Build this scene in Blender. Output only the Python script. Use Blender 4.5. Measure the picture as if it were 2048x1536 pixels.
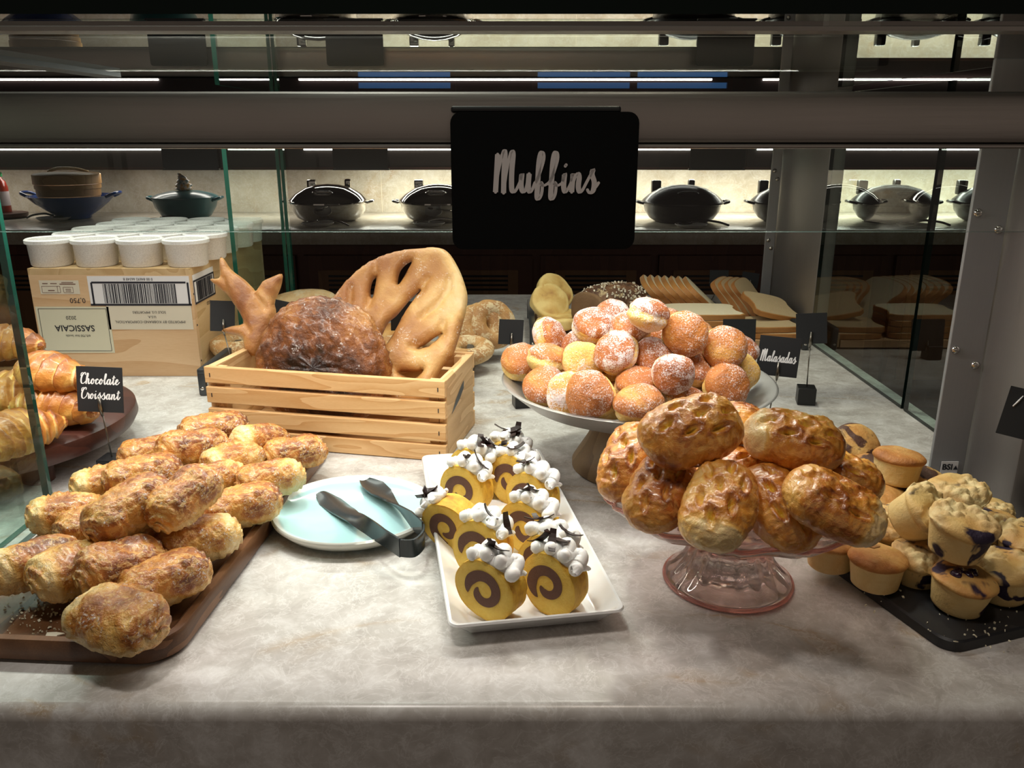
import bpy, bmesh, math, random
from mathutils import Vector, Matrix, Euler, noise
from mathutils.geometry import delaunay_2d_cdt

for _o in list(bpy.data.objects):
    bpy.data.objects.remove(_o)
scene = bpy.context.scene
COL = scene.collection
PI = math.pi
R = math.radians

# ------------------------------------------------------------------ camera
CT = 0.92            # counter top height
HC = CT + 0.455      # eye height
F = 1650.0           # focal length in pixels of the 2048 x 1536 frame
TILT = R(17.1)
cam_d = bpy.data.cameras.new('camera')
cam_d.sensor_width = 36.0
cam_d.lens = 36.0 * F / 2048.0
cam_d.clip_start = 0.02
cam = bpy.data.objects.new('camera', cam_d)
COL.objects.link(cam)
cam.location = (0, 0, HC)
cam.rotation_euler = (PI / 2 - TILT, 0, 0)
scene.camera = cam

# ------------------------------------------------------------------ world, light, exposure
world = bpy.data.worlds.new('world')
scene.world = world
world.use_nodes = True
world.node_tree.nodes['Background'].inputs[0].default_value = (1.0, 0.82, 0.68, 1)
world.node_tree.nodes['Background'].inputs[1].default_value = 0.12
vs = scene.view_settings
vs.view_transform = 'Standard'
vs.look = 'None'
vs.gamma = 1.0
vs.use_curve_mapping = False
vs.exposure = 0.62


def spot(name, loc, target, power, size=0.06, angle=80, blend=0.8, color=(1, .95, .88)):
    d = bpy.data.lights.new(name, 'SPOT')
    d.energy = power
    d.shadow_soft_size = size
    d.spot_size = R(angle)
    d.spot_blend = blend
    d.color = color
    o = bpy.data.objects.new(name, d)
    COL.objects.link(o)
    o.location = loc
    v = Vector(target) - Vector(loc)
    o.rotation_euler = v.to_track_quat('-Z', 'Y').to_euler()
    return o


def area(name, loc, rot, power, sx, sy, color=(1, 1, 1), spread=180):
    d = bpy.data.lights.new(name, 'AREA')
    d.shape = 'RECTANGLE'
    d.size = sx
    d.size_y = sy
    d.energy = power
    d.color = color
    d.spread = R(spread)
    o = bpy.data.objects.new(name, d)
    COL.objects.link(o)
    o.location = loc
    o.rotation_euler = rot
    return o


# the guard's own light strip under its front rail, ceiling downlights, buffet strip lights; added fill spots
area('guard_strip', (-0.32, 0.925, HC - 0.004), (R(0), 0, 0), 3.6, 1.30, 0.016, (1, .955, .895))
area('light_bar_lamp', (-0.45, 1.54, HC + 0.0965), (R(-14), 0, 0), 5.0, 1.9, 0.03, (1, .94, .86))
spot('front_fill', (-0.30, 0.46, CT + 1.55), (-0.30, 0.74, CT), 17, 0.08, 66, 0.95, (1, .94, .87))  # added fill brightening the pastry fronts, not a known ceiling lamp
spot('front_right_fill', (0.24, 0.42, CT + 1.55), (0.26, 0.76, CT), 9, 0.08, 60, 0.95, (1, .85, .71))  # second added fill, lifts the danishes and the right front
spot('downlight_main', (-0.30, 1.32, CT + 1.55), (-0.26, 0.96, CT), 30, 0.07, 70, 0.95, (1, .955, .90))
spot('crate_fill', (-0.78, 1.05, CT + 1.50), (-0.74, 1.50, CT + .15), 20, 0.07, 60, 0.95, (1, .955, .90))  # extra fill put in to brighten the wine crate and ramekins
spot('downlight_back', (0.30, 1.75, CT + 1.55), (0.24, 1.42, CT), 26, 0.07, 66, 0.95, (1, .87, .72))
area('buffet_strip_left', (-2.4, 4.58, HC - 0.22), (R(4), 0, 0), 2.4, 2.6, 0.08, (1, .92, .84))
area('buffet_strip_mid', (1.1, 4.58, HC - 0.22), (R(10), 0, 0), 15, 3.9, 0.08, (1, .97, .84))


# ------------------------------------------------------------------ pixel helpers (2048 x 1536 frame)
def ray(px, py):
    dx = (px - 1024.0) / F
    dy = -(py - 768.0) / F
    s, c = math.sin(TILT), math.cos(TILT)
    return Vector((dx, c + dy * s, -s + dy * c))


def PZ(px, py, z):
    """point seen at a pixel at height z above the counter top"""
    d = ray(px, py)
    t = (CT + z - HC) / d.z
    return Vector((0, 0, HC)) + d * t


def PY(px, py, Y):
    """point seen at a pixel at forward distance Y"""
    d = ray(px, py)
    return Vector((0, 0, HC)) + d * (Y / d.y)


def PP(px, py, p0, n):
    d = ray(px, py)
    o = Vector((0, 0, HC))
    t = (Vector(p0) - o).dot(n) / d.dot(n)
    return o + d * t


# ------------------------------------------------------------------ materials
class NT:
    def __init__(s, name):
        s.m = bpy.data.materials.new(name)
        s.m.use_nodes = True
        s.t = s.m.node_tree
        s.b = s.t.nodes['Principled BSDF']
        s.out = s.t.nodes['Material Output']

    def n(s, typ, props=None, **ins):
        nd = s.t.nodes.new('ShaderNode' + typ)
        for k, v in (props or {}).items():
            setattr(nd, k, v)
        for k, v in ins.items():
            s.set(nd.inputs[k.replace('_', ' ')] if k.replace('_', ' ') in nd.inputs else nd.inputs[int(k[1:])], v)
        return nd

    def set(s, sock, v):
        if isinstance(v, bpy.types.NodeSocket):
            s.t.links.new(v, sock)
        elif isinstance(v, bpy.types.Node):
            s.t.links.new(v.outputs[0], sock)
        else:
            if isinstance(v, tuple) and len(v) == 3 and sock.type == 'RGBA':
                v = (*v, 1)
            sock.default_value = v

    def p(s, **ins):
        for k, v in ins.items():
            s.set(s.b.inputs[k.replace('_', ' ')], v)
        return s

    def ramp(s, fac, stops, interp='LINEAR'):
        nd = s.t.nodes.new('ShaderNodeValToRGB')
        nd.color_ramp.interpolation = interp
        el = nd.color_ramp.elements
        while len(el) < len(stops):
            el.new(0.5)
        for e, (p, c) in zip(el, stops):
            e.position = p
            e.color = (*c, 1) if len(c) == 3 else c
        s.set(nd.inputs[0], fac)
        return nd.outputs[0]

    def math(s, op, a, b=0.0, clamp=False):
        nd = s.t.nodes.new('ShaderNodeMath')
        nd.operation = op
        nd.use_clamp = clamp
        s.set(nd.inputs[0], a)
        s.set(nd.inputs[1], b)
        return nd.outputs[0]

    def mix(s, fac, a, b, blend='MIX'):
        nd = s.t.nodes.new('ShaderNodeMix')
        nd.data_type = 'RGBA'
        nd.blend_type = blend
        s.set(nd.inputs[0], fac)
        s.set(nd.inputs[6], a)
        s.set(nd.inputs[7], b)
        return nd.outputs[2]

    def obj(s, scale=(1, 1, 1)):
        tc = s.t.nodes.new('ShaderNodeTexCoord')
        mp = s.t.nodes.new('ShaderNodeMapping')
        mp.inputs['Scale'].default_value = scale
        s.t.links.new(tc.outputs['Object'], mp.inputs[0])
        return mp.outputs[0]

    def noise(s, vec, scale, detail=4, rough=.55, dist=0.0):
        nd = s.t.nodes.new('ShaderNodeTexNoise')
        nd.inputs['Scale'].default_value = scale
        nd.inputs['Detail'].default_value = detail
        nd.inputs['Roughness'].default_value = rough
        nd.inputs['Distortion'].default_value = dist
        s.t.links.new(vec, nd.inputs['Vector'])
        return nd.outputs[0]

    def bump(s, h, strength=.3, dist=.002):
        nd = s.t.nodes.new('ShaderNodeBump')
        nd.inputs['Strength'].default_value = strength
        nd.inputs['Distance'].default_value = dist
        s.set(nd.inputs['Height'], h)
        s.t.links.new(nd.outputs[0], s.b.inputs['Normal'])

    def attr(s, name):
        nd = s.t.nodes.new('ShaderNodeAttribute')
        nd.attribute_name = name
        return nd.outputs['Fac']

    def rnd(s):
        nd = s.t.nodes.new('ShaderNodeObjectInfo')
        return nd.outputs['Random']


def plain(name, col, rough=.5, metal=0.0, **kw):
    t = NT(name)
    t.p(Base_Color=col, Roughness=rough, Metallic=metal, **kw)
    return t.m


M = {}


def wood(name, c1, c2, scale=6.0, axis='X', rough=.5, ring=14.0):
    t = NT(name)
    sc = {'X': (.10, 1, 1), 'Y': (1, .10, 1), 'Z': (1, 1, .10)}[axis]
    v = t.obj(sc)
    a = t.noise(v, scale, 2, .45, .4)
    rings = t.math('FRACT', t.math('MULTIPLY', a, ring))
    rings = t.ramp(rings, [(0, (0, 0, 0)), (.75, (.7, .7, .7)), (1, (1, 1, 1))])
    fine = t.noise(v, scale * 40, 2, .6)
    f = t.math('ADD', t.math('MULTIPLY', rings, .65), t.math('MULTIPLY', fine, .5), True)
    t.p(Base_Color=t.mix(f, c1, c2), Roughness=rough)
    t.bump(fine, .12, .001)
    return t.m


def pastry(name, stops, rough=.42, coat=0.0, nscale=60, namp=.55, bump=.5, bscale=170, powder=0.0, pscale=260, sss=True, pcol=(.92, .90, .88), pamp=1.1, flake=0.0, fcol=(.86, .60, .26)):
    t = NT(name)
    v = t.obj()
    a = t.attr('toast')
    n1 = t.noise(v, nscale, 5, .6, .8)
    n2 = t.noise(v, nscale * .35, 3, .5, .4)
    f = t.math('ADD', a, t.math('MULTIPLY', t.math('SUBTRACT', n1, .5), namp))
    f = t.math('ADD', f, t.math('MULTIPLY', t.math('SUBTRACT', n2, .5), namp * .8))
    f = t.math('ADD', f, t.math('MULTIPLY', t.math('SUBTRACT', t.rnd(), .5), .12), True)
    col = t.ramp(f, stops)
    if flake > 0:
        fv = t.obj((1.0, 1.0, 1.6))
        fk = t.noise(fv, 62, 6, .68, 1.6)
        fm = t.ramp(fk, [(.50, (0, 0, 0)), (.555, (1, 1, 1))])
        col = t.mix(t.math('MULTIPLY', fm, flake), col, fcol)
    rg = rough
    if powder != 0:
        pw = t.noise(v, pscale, 4, .7)
        patch = t.noise(v, 45, 3, .55, .3)
        m = t.math('ADD', pw, t.math('MULTIPLY', t.math('SUBTRACT', patch, .5), pamp))
        m = t.ramp(m, [(.62 - powder * .2, (0, 0, 0)), (.74 - powder * .2, (1, 1, 1))])
        col = t.mix(t.math('MULTIPLY', m, .82), col, pcol)
        rg = t.math('ADD', t.math('MULTIPLY', m, .4), rough, True)
    t.p(Base_Color=col, Roughness=rg, Coat_Weight=coat, Coat_Roughness=.18)
    if sss:
        t.p(Subsurface_Weight=.12, Subsurface_Radius=(.02, .008, .003), Subsurface_Scale=.3)
    nb = t.noise(v, bscale, 4, .65, .3)
    t.bump(t.math('ADD', nb, t.math('MULTIPLY', n1, 1.2)), bump, .0022)
    return t.m


def thin_glass(name, tint, ior=1.5):
    t = NT(name)
    t.t.nodes.remove(t.b)
    tr = t.n('BsdfTransparent', Color=tint)
    gl = t.n('BsdfGlossy', Color=(1, 1, 1), Roughness=0.0)
    fr = t.n('Fresnel', IOR=ior)
    geo = t.n('NewGeometry')
    fac = t.math('MULTIPLY', fr.outputs[0], t.math('SUBTRACT', 1.0, geo.outputs['Backfacing']))
    mx = t.n('MixShader')
    t.set(mx.inputs[0], fac)
    t.set(mx.inputs[1], tr)
    t.set(mx.inputs[2], gl)
    t.t.links.new(mx.outputs[0], t.out.inputs['Surface'])
    return t.m


def steel(name, col, rough, axis='X', metal=1.0):
    t = NT(name)
    sc = {'X': (1, 60, 60), 'Y': (60, 1, 60), 'Z': (60, 60, 1)}[axis]
    v = t.obj(sc)
    n = t.noise(v, 8, 3, .6)
    n2 = t.noise(t.obj(), 6, 3, .6)
    t.p(Base_Color=t.mix(n2, tuple(c * .8 for c in col), col), Metallic=metal,
        Roughness=t.math('ADD', t.math('MULTIPLY', n, .22), rough - .1))
    t.bump(n, .06, .001)
    return t.m


def marble(name, c1, c2, c3, gold, sc=1.0, rough=.16):
    t = NT(name)
    v = t.obj()
    a = t.noise(v, 24 * sc, 9, .66, .5)
    b = t.noise(v, 5 * sc, 5, .6, 1.2)
    col = t.ramp(a, [(.32, c1), (.5, c2), (.66, c3)])
    col = t.mix(t.math('MULTIPLY', t.ramp(b, [(.4, (0, 0, 0)), (.7, (1, 1, 1))]), .35), col, tuple(c * .82 for c in c1))
    vn = t.noise(t.obj((1, 1.7, 1)), 2.1 * sc, 4, .55, .5)
    line = t.math('ABSOLUTE', t.math('SUBTRACT', vn, .52))
    lm = t.ramp(line, [(0, (1, 1, 1)), (.006, (.5, .5, .5)), (.02, (0, 0, 0))])
    gate = t.ramp(b, [(.48, (0, 0, 0)), (.62, (1, 1, 1))])
    col = t.mix(t.math('MULTIPLY', t.math('MULTIPLY', lm, gate), .6), col, gold)
    hair = t.math('ABSOLUTE', t.math('SUBTRACT', t.noise(v, 17 * sc, 6, .62, .5), .5))
    hm = t.ramp(hair, [(0, (1, 1, 1)), (.012, (0, 0, 0))])
    col = t.mix(t.math('MULTIPLY', hm, .30), col, (.80, .79, .77))
    h2 = t.math('ABSOLUTE', t.math('SUBTRACT', t.noise(v, 44 * sc, 5, .62, .8), .5))
    col = t.mix(t.math('MULTIPLY', t.ramp(h2, [(0, (1, 1, 1)), (.030, (0, 0, 0))]), .32), col, (.82, .81, .79))
    vo = t.n('TexVoronoi', {'feature': 'F1'}, Scale=34.0 * sc)
    t.t.links.new(v, vo.inputs['Vector'])
    sep = t.n('SeparateColor')
    t.t.links.new(vo.outputs['Color'], sep.inputs[0])
    col = t.mix(t.math('MULTIPLY', sep.outputs[0], .14), col, tuple(c * .7 for c in c1))
    t.p(Base_Color=col, Roughness=rough, Specular_IOR_Level=.5)
    return t.m


M['marble'] = marble('marble_counter', (.42, .385, .352), (.555, .525, .492), (.70, .68, .655), (.42, .27, .11), 1.0, .27)
M['splash'] = marble('marble_splash', (.50, .43, .33), (.62, .56, .45), (.70, .65, .55), (.45, .30, .15), .45, .25)
M['pine'] = wood('pine', (.80, .53, .26), (.56, .29, .10), 26, 'X', .5, 11)
M['pine_v'] = wood('pine_end', (.76, .51, .26), (.50, .28, .11), 26, 'Y', .55, 6)
M['box_wood'] = wood('wine_box_pine', (.74, .52, .31), (.56, .33, .16), 12, 'X', .55, 6)
M['box_wood_y'] = wood('wine_box_pine_side', (.68, .49, .27), (.48, .30, .13), 14, 'Y', .55, 6)
M['acacia'] = wood('acacia_board', (.22, .10, .042), (.06, .024, .010), 22, 'Y', .36, 3)
M['darkwood'] = wood('dark_red_wood', (.085, .024, .014), (.035, .010, .007), 6, 'X', .4, 6)
M['mango'] = wood('mango_pedestal', (.24, .155, .075), (.13, .08, .04), 9, 'Z', .55, 6)
M['cabinet'] = wood('cabinet_wood', (.14, .050, .026), (.09, .030, .017), 5, 'Z', .45, 6)
M['cabinet_panel'] = wood('cabinet_panel_wood', (.30, .15, .065), (.21, .10, .042), 5, 'Z', .45, 6)
M['bamboo'] = wood('bamboo', (.42, .24, .09), (.27, .14, .05), 6, 'X', .5, 9)
M['steel'] = steel('brushed_steel', (.42, .385, .36), .36, 'X')
M['steel_z'] = steel('brushed_steel_post', (.30, .275, .26), .42, 'Z', .65)
M['plate_z'] = steel('galvanised_plate', (.42, .42, .43), .5, 'Z', .75)
M['tray_grey'] = plain('grey_metal_rail', (.07, .075, .08), .38, .7)
M['alu'] = steel('cast_aluminium', (.50, .48, .46), .38, 'X', .9)
M['chrome'] = plain('chrome', (.62, .60, .57), .07, 1.0)
M['black_pan'] = plain('black_enamel', (.018, .017, .016), .25)
M['blue_enamel'] = plain('blue_enamel', (.018, .055, .22), .25, Coat_Weight=.4)
M['teal_enamel'] = plain('teal_enamel', (.022, .17, .19), .28, Coat_Weight=.4)
M['black_card'] = plain('black_card', (.012, .013, .015), .65)
M['sign_black'] = plain('sign_black', (.003, .003, .0034), .8, Specular_IOR_Level=.12)
M['slate'] = plain('black_slate', (.017, .017, .019), .48)
M['black_block'] = plain('black_block', (.008, .008, .009), .35)
M['ink'] = plain('black_ink', (.012, .012, .02), .6)
M['ink_brown'] = plain('brown_ink', (.16, .07, .05), .6)
M['white_ink'] = plain('white_ink', (.86, .86, .86), .6)
M['pink_ink'] = plain('pale_ink', (.62, .55, .56), .6)
M['wire'] = plain('wire_metal', (.22, .20, .17), .3, 1.0)
M['label_cream'] = plain('cream_label', (.66, .62, .46), .55)
M['label_white'] = plain('white_label', (.76, .74, .74), .5)
M['label_pale'] = plain('pale_label', (.68, .61, .48), .55)
M['porcelain'] = plain('white_porcelain', (.82, .82, .81), .12, Coat_Weight=.3)
M['tong'] = plain('dark_grey_plastic', (.018, .026, .030), .22)
M['cake_side'] = pastry('sponge_cake', [(0, (.86, .60, .12)), (.5, (.76, .44, .04)), (1, (.42, .16, .02))], .65, 0, 140, .7, .5, 500, 0)
M['cake_fill'] = pastry('chocolate_filling', [(0, (.16, .075, .05)), (1, (.11, .048, .033))], .7, 0, 160, .8, .5, 600, 0, sss=False)
M['cream'] = plain('whipped_cream', (.88, .87, .84), .45, Subsurface_Weight=.2, Subsurface_Radius=(.01, .008, .006), Subsurface_Scale=.3)
M['choc'] = plain('dark_chocolate', (.022, .009, .007), .35)
M['floor'] = plain('floor_dark', (.06, .05, .045), .4)
M['wall'] = plain('wall_dark', (.05, .042, .037), .7)
M['hood'] = plain('dark_fascia', (.022, .013, .012), .35)
M['led'] = NT('led_strip').p(Base_Color=(1, 1, 1), Emission_Color=(1, .98, .90), Emission_Strength=5.0).m
M['window'] = NT('blue_window').p(Base_Color=(.1, .2, .4), Emission_Color=(.10, .30, .75), Emission_Strength=.45).m
M['glass'] = thin_glass('clear_glass', (.90, .96, .935), 1.5)
M['glass_clean'] = thin_glass('front_glass', (.965, .985, .975), 1.5)
M['glass_side'] = thin_glass('side_glass', (.90, .965, .94), 1.5)
M['glass_edge'] = NT('glass_edge_green').p(Base_Color=(.012, .10, .07), Roughness=.12, Specular_IOR_Level=.8).m
M['glass_edge_dark'] = NT('glass_edge_dark').p(Base_Color=(.001, .006, .004), Roughness=.35, Specular_IOR_Level=.15).m
M['glass_edge_pale'] = NT('glass_edge_pale').p(Base_Color=(.05, .085, .075), Roughness=.2).m
t = NT('pink_glass')
t.p(Base_Color=(.985, .87, .84), Roughness=.015, IOR=1.45, Transmission_Weight=1.0)
_tr = t.n('BsdfTransparent', Color=(.985, .91, .89))
_mx = t.n('MixShader')
t.set(_mx.inputs[0], .22)
t.set(_mx.inputs[1], t.b.outputs[0])
t.set(_mx.inputs[2], _tr)
t.t.links.new(_mx.outputs[0], t.out.inputs['Surface'])
M['pink_glass'] = t.m
M['rose_rim'] = NT('rose_glass_rim').p(Base_Color=(.92, .48, .42), Roughness=.03, IOR=1.45, Transmission_Weight=.85).m
M['yellow'] = NT('mango_filling').p(Base_Color=(.85, .50, .02), Roughness=.15, Coat_Weight=.6).m

# ceramic with a pale blue glaze and raw rim
t = NT('blue_glaze')
a = t.attr('toast')
sp = t.noise(t.obj(), 420, 2, .5)
c = t.ramp(a, [(0, (.38, .64, .66)), (.7, (.44, .68, .69)), (.85, (.72, .75, .70)), (1, (.70, .70, .64))])
t.p(Base_Color=t.mix(t.ramp(sp, [(.70, (0, 0, 0)), (.74, (.5, .5, .5))]), c, (.45, .50, .48)), Roughness=.16, Coat_Weight=.3)
M['plate'] = t.m
t = NT('stoneware')
sp = t.noise(t.obj(), 500, 3, .6)
t.p(Base_Color=t.ramp(sp, [(.3, (.62, .60, .57)), (.6, (.78, .765, .74))]), Roughness=.55)
M['stoneware'] = t.m

GOLD = [(0, (.86, .64, .30)), (.26, (.78, .44, .11)), (.5, (.58, .235, .040)), (.74, (.36, .110, .020)), (1, (.15, .042, .012))]
M['pac'] = pastry('chocolate_croissant_crust', GOLD, .38, .25, 75, .85, .9, 190, .06, 420, pamp=.55, flake=.5, fcol=(.84, .55, .20))
M['croissant'] = pastry('croissant_crust', GOLD, .36, .3, 70, .5, .5, 200)
M['danish'] = pastry('danish_crust', [(0, (.93, .68, .33)), (.28, (.84, .46, .11)), (.52, (.66, .26, .035)), (.78, (.42, .12, .018)), (1, (.20, .05, .012))],
                     .32, .5, 80, .7, .55, 150, flake=.25, fcol=(.90, .55, .17))
M['malasada'] = pastry('sugared_doughnut', [(0, (.82, .56, .16)), (.35, (.68, .34, .07)), (.6, (.44, .13, .02)), (1, (.26, .065, .015))],
                       .5, 0, 40, .6, .8, 300, .72, 560, pcol=(.82, .75, .75), pamp=.85)
M['malasada_light'] = pastry('lightly_sugared_doughnut', [(0, (.84, .60, .19)), (.35, (.72, .40, .09)), (.6, (.52, .18, .03)), (1, (.33, .09, .02))],
                             .5, 0, 40, .6, .8, 300, .42, 560, pcol=(.82, .75, .72), pamp=.5)
M['muffin_plain'] = pastry('muffin_plain', [(0, (.74, .55, .24)), (.35, (.64, .38, .12)), (.65, (.46, .18, .035)), (1, (.22, .07, .02))],
                           .6, 0, 90, .4, .5, 320)
M['dark_loaf'] = pastry('dark_crust', [(0, (.46, .20, .05)), (.35, (.26, .085, .02)), (.65, (.11, .034, .011)), (1, (.025, .010, .006))],
                        .32, .4, 70, .8, 1.0, 210, -.42, 300, pamp=1.0)
M['fougasse'] = pastry('fougasse_crust', [(0, (.80, .60, .32)), (.35, (.70, .43, .16)), (.65, (.50, .24, .07)), (1, (.34, .13, .035))],
                       .5, .1, 22, .75, .45, 240, -.25, 400, pamp=.9, pcol=(.80, .70, .58))
M['epi'] = pastry('epi_crust', [(0, (.70, .44, .18)), (.35, (.50, .23, .07)), (.65, (.30, .11, .035)), (1, (.14, .05, .02))], .5, .1, 40, .6, .5, 220)
M['toast_crust'] = pastry('sandwich_loaf_crust', [(0, (.66, .38, .14)), (.5, (.48, .22, .06)), (1, (.32, .12, .03))], .55, 0, 50, .4, .3, 260)
M['crumb_white'] = pastry('white_crumb', [(0, (.82, .72, .52)), (1, (.70, .58, .38))], .85, 0, 220, .5, .6, 700)
M['crumb_wheat'] = pastry('wheat_crumb', [(0, (.62, .47, .28)), (1, (.48, .33, .17))], .85, 0, 220, .5, .6, 700)
M['crumb_dark'] = pastry('dark_crumb', [(0, (.26, .15, .07)), (1, (.16, .085, .04))], .85, 0, 200, .6, .7, 500)
M['rye'] = pastry('seeded_rye_crust', [(0, (.26, .13, .06)), (.5, (.13, .055, .025)), (1, (.05, .02, .012))], .6, 0, 90, .7, .9, 260, .12, 90, pcol=(.55, .42, .24))
M['emuffin'] = pastry('english_muffin_crust', [(0, (.80, .60, .24)), (.4, (.66, .42, .13)), (.75, (.40, .18, .05)), (1, (.26, .10, .03))], .7, 0, 50, .6, .4, 350)
M['bagel'] = pastry('bagel_crust', [(0, (.72, .52, .26)), (.4, (.55, .30, .10)), (.75, (.32, .13, .04)), (1, (.18, .06, .02))], .4, .15, 60, .5, .4, 300)
M['seeded'] = pastry('seeded_bagel_crust', [(0, (.70, .50, .26)), (.5, (.46, .24, .08)), (1, (.24, .09, .03))], .5, 0, 60, .5, .7, 400, .42, 260, pcol=(.66, .54, .34))


# muffins with berry stains / cocoa streaks
def muffin_mat(name, stain, amount, crumble):
    t = NT(name)
    v = t.obj()
    a = t.attr('toast')
    n1 = t.noise(v, 90, 5, .6, .5)
    f = t.math('ADD', a, t.math('MULTIPLY', t.math('SUBTRACT', n1, .5), .45), True)
    col = t.ramp(f, [(0, (.74, .55, .24)), (.35, (.70, .45, .15)), (.7, (.54, .25, .06)), (1, (.28, .10, .03))])
    rv = t.n('VectorMath', {'operation': 'ADD'})
    t.t.links.new(v, rv.inputs[0])
    t.set(rv.inputs[1], t.math('MULTIPLY', t.rnd(), 7.0))
    st = t.noise(rv.outputs[0], 34, 3, .5, .6)
    m = t.ramp(st, [(.66 - amount * .2, (0, 0, 0)), (.71 - amount * .2, (1, 1, 1))])
    if crumble:
        keep = t.ramp(t.attr('crumb'), [(.35, (1, 1, 1)), (.7, (0, 0, 0))])
        m = t.math('MULTIPLY', m, keep)
        col = t.mix(t.attr('crumb'), col, t.ramp(n1, [(.3, (.58, .34, .11)), (.62, (.80, .63, .32))]))
    col = t.mix(m, col, stain)
    t.p(Base_Color=col, Roughness=.6)
    t.bump(t.noise(v, 260, 4, .65), .5, .002)
    return t.m


M['muffin_blue'] = muffin_mat('blueberry_muffin', (.020, .010, .030), .58, True)
M['muffin_blue_smooth'] = muffin_mat('smooth_blueberry_muffin', (.028, .010, .030), .50, False)
M['muffin_cocoa'] = muffin_mat('cocoa_streak_muffin', (.085, .034, .018), .86, False)


# ------------------------------------------------------------------ mesh helpers
class MB:
    def __init__(s):
        s.v, s.f, s.mi, s.at = [], [], [], {}

    def add(s, V, Fc, mi=0, mat=None):
        b = len(s.v)
        if mat is not None:
            V = [mat @ Vector(p) for p in V]
        s.v.extend([tuple(p) for p in V])
        s.f.extend([tuple(i + b for i in f) for f in Fc])
        s.mi.extend([mi] * len(Fc))
        return s

    def box(s, c, d, mi=0, mat=None, bev=0.0):
        hx, hy, hz = d[0] / 2, d[1] / 2, d[2] / 2
        if bev <= 0:
            V = [(c[0] + x * hx, c[1] + y * hy, c[2] + z * hz) for x in (-1, 1) for y in (-1, 1) for z in (-1, 1)]
            Fc = [(0, 1, 3, 2), (4, 6, 7, 5), (0, 4, 5, 1), (2, 3, 7, 6), (0, 2, 6, 4), (1, 5, 7, 3)]
            return s.add(V, Fc, mi, mat)
        bm = bmesh.new()
        bmesh.ops.create_cube(bm, size=1)
        for v in bm.verts:
            v.co = Vector((v.co.x * d[0], v.co.y * d[1], v.co.z * d[2]))
        bmesh.ops.bevel(bm, geom=list(bm.edges), offset=bev, segments=2, affect='EDGES', profile=.5)
        bm.verts.index_update()
        V = [v.co + Vector(c) for v in bm.verts]
        Fc = [[v.index for v in f.verts] for f in bm.faces]
        bm.free()
        return s.add(V, Fc, mi, mat)

    def lathe(s, prof, n=48, mi=0, mat=None, mod=None, close=False):
        V, Fc = [], []
        k = len(prof)
        for j in range(n):
            a = 2 * PI * j / n
            for (r, z) in prof:
                rr, zz = (r, z) if mod is None else mod(r, z, a)
                V.append((rr * math.cos(a), rr * math.sin(a), zz))
        for j in range(n):
            j2 = (j + 1) % n
            rng = k if close else k - 1
            for i in range(rng):
                i2 = (i + 1) % k
                Fc.append((j * k + i, j2 * k + i, j2 * k + i2, j * k + i2))
        return s.add(V, Fc, mi, mat)

    def tube(s, pts, rad, n=8, mi=0, mat=None, cap=True):
        pts = [Vector(p) for p in pts]
        m = len(pts)
        rads = rad if isinstance(rad, (list, tuple)) else [rad] * m
        V, Fc = [], []
        up = Vector((0, 0, 1))
        prev = None
        for i, p in enumerate(pts):
            tg = (pts[min(i + 1, m - 1)] - pts[max(i - 1, 0)]).normalized()
            if prev is None:
                a = up if abs(tg.dot(up)) < .9 else Vector((1, 0, 0))
                x = tg.cross(a).normalized()
            else:
                x = (prev - tg * prev.dot(tg))
                x = x.normalized() if x.length > 1e-6 else tg.orthogonal().normalized()
            prev = x
            y = tg.cross(x)
            for j in range(n):
                a = 2 * PI * j / n
                V.append(p + (x * math.cos(a) + y * math.sin(a)) * rads[i])
        for i in range(m - 1):
            for j in range(n):
                j2 = (j + 1) % n
                Fc.append((i * n + j, i * n + j2, (i + 1) * n + j2, (i + 1) * n + j))
        if cap:
            Fc.append(tuple(range(n - 1, -1, -1)))
            Fc.append(tuple((m - 1) * n + j for j in range(n)))
        return s.add(V, Fc, mi, mat)

    def prism(s, poly, z0, z1, mi=0, mat=None, top_scale=None):
        n = len(poly)
        V = [(x, y, z0) for x, y in poly] + [(x, y, z1) for x, y in poly]
        Fc = [tuple(range(n - 1, -1, -1)), tuple(range(n, 2 * n))]
        for i in range(n):
            j = (i + 1) % n
            Fc.append((i, j, n + j, n + i))
        return s.add(V, Fc, mi, mat)

    def loops(s, loops, mi=0, mat=None, cap0=True, cap1=True):
        n = len(loops[0])
        V = [p for lp in loops for p in lp]
        Fc = []
        for k in range(len(loops) - 1):
            for i in range(n):
                j = (i + 1) % n
                Fc.append((k * n + i, k * n + j, (k + 1) * n + j, (k + 1) * n + i))
        if cap0:
            Fc.append(tuple(range(n - 1, -1, -1)))
        if cap1:
            Fc.append(tuple((len(loops) - 1) * n + i for i in range(n)))
        return s.add(V, Fc, mi, mat)

    def mesh(s, name, mats, smooth=True, angle=None):
        me = bpy.data.meshes.new(name)
        me.from_pydata(s.v, [], s.f)
        for m in (mats if isinstance(mats, (list, tuple)) else [mats]):
            me.materials.append(M[m] if isinstance(m, str) else m)
        for p, mi in zip(me.polygons, s.mi):
            p.material_index = mi
            p.use_smooth = smooth
        for k, vals in s.at.items():
            a = me.attributes.new(k, 'FLOAT', 'POINT')
            a.data.foreach_set('value', vals)
        me.update()
        if smooth and angle is not None:
            me.set_sharp_from_angle(angle=R(angle))
        return me


def link(name, data, parent=None, loc=(0, 0, 0), rot=(0, 0, 0)):
    o = bpy.data.objects.new(name, data)
    COL.objects.link(o)
    o.parent = parent
    o.location = loc
    o.rotation_euler = rot
    return o


def tag(o, label, cat, group=None):
    o['label'] = label
    o['category'] = cat
    if group:
        o['group'] = group
    return o


def thing(name, label, cat, loc=(0, 0, 0), rot=(0, 0, 0), group=None):
    return tag(link(name, None, None, loc, rot), label, cat, group)


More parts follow.
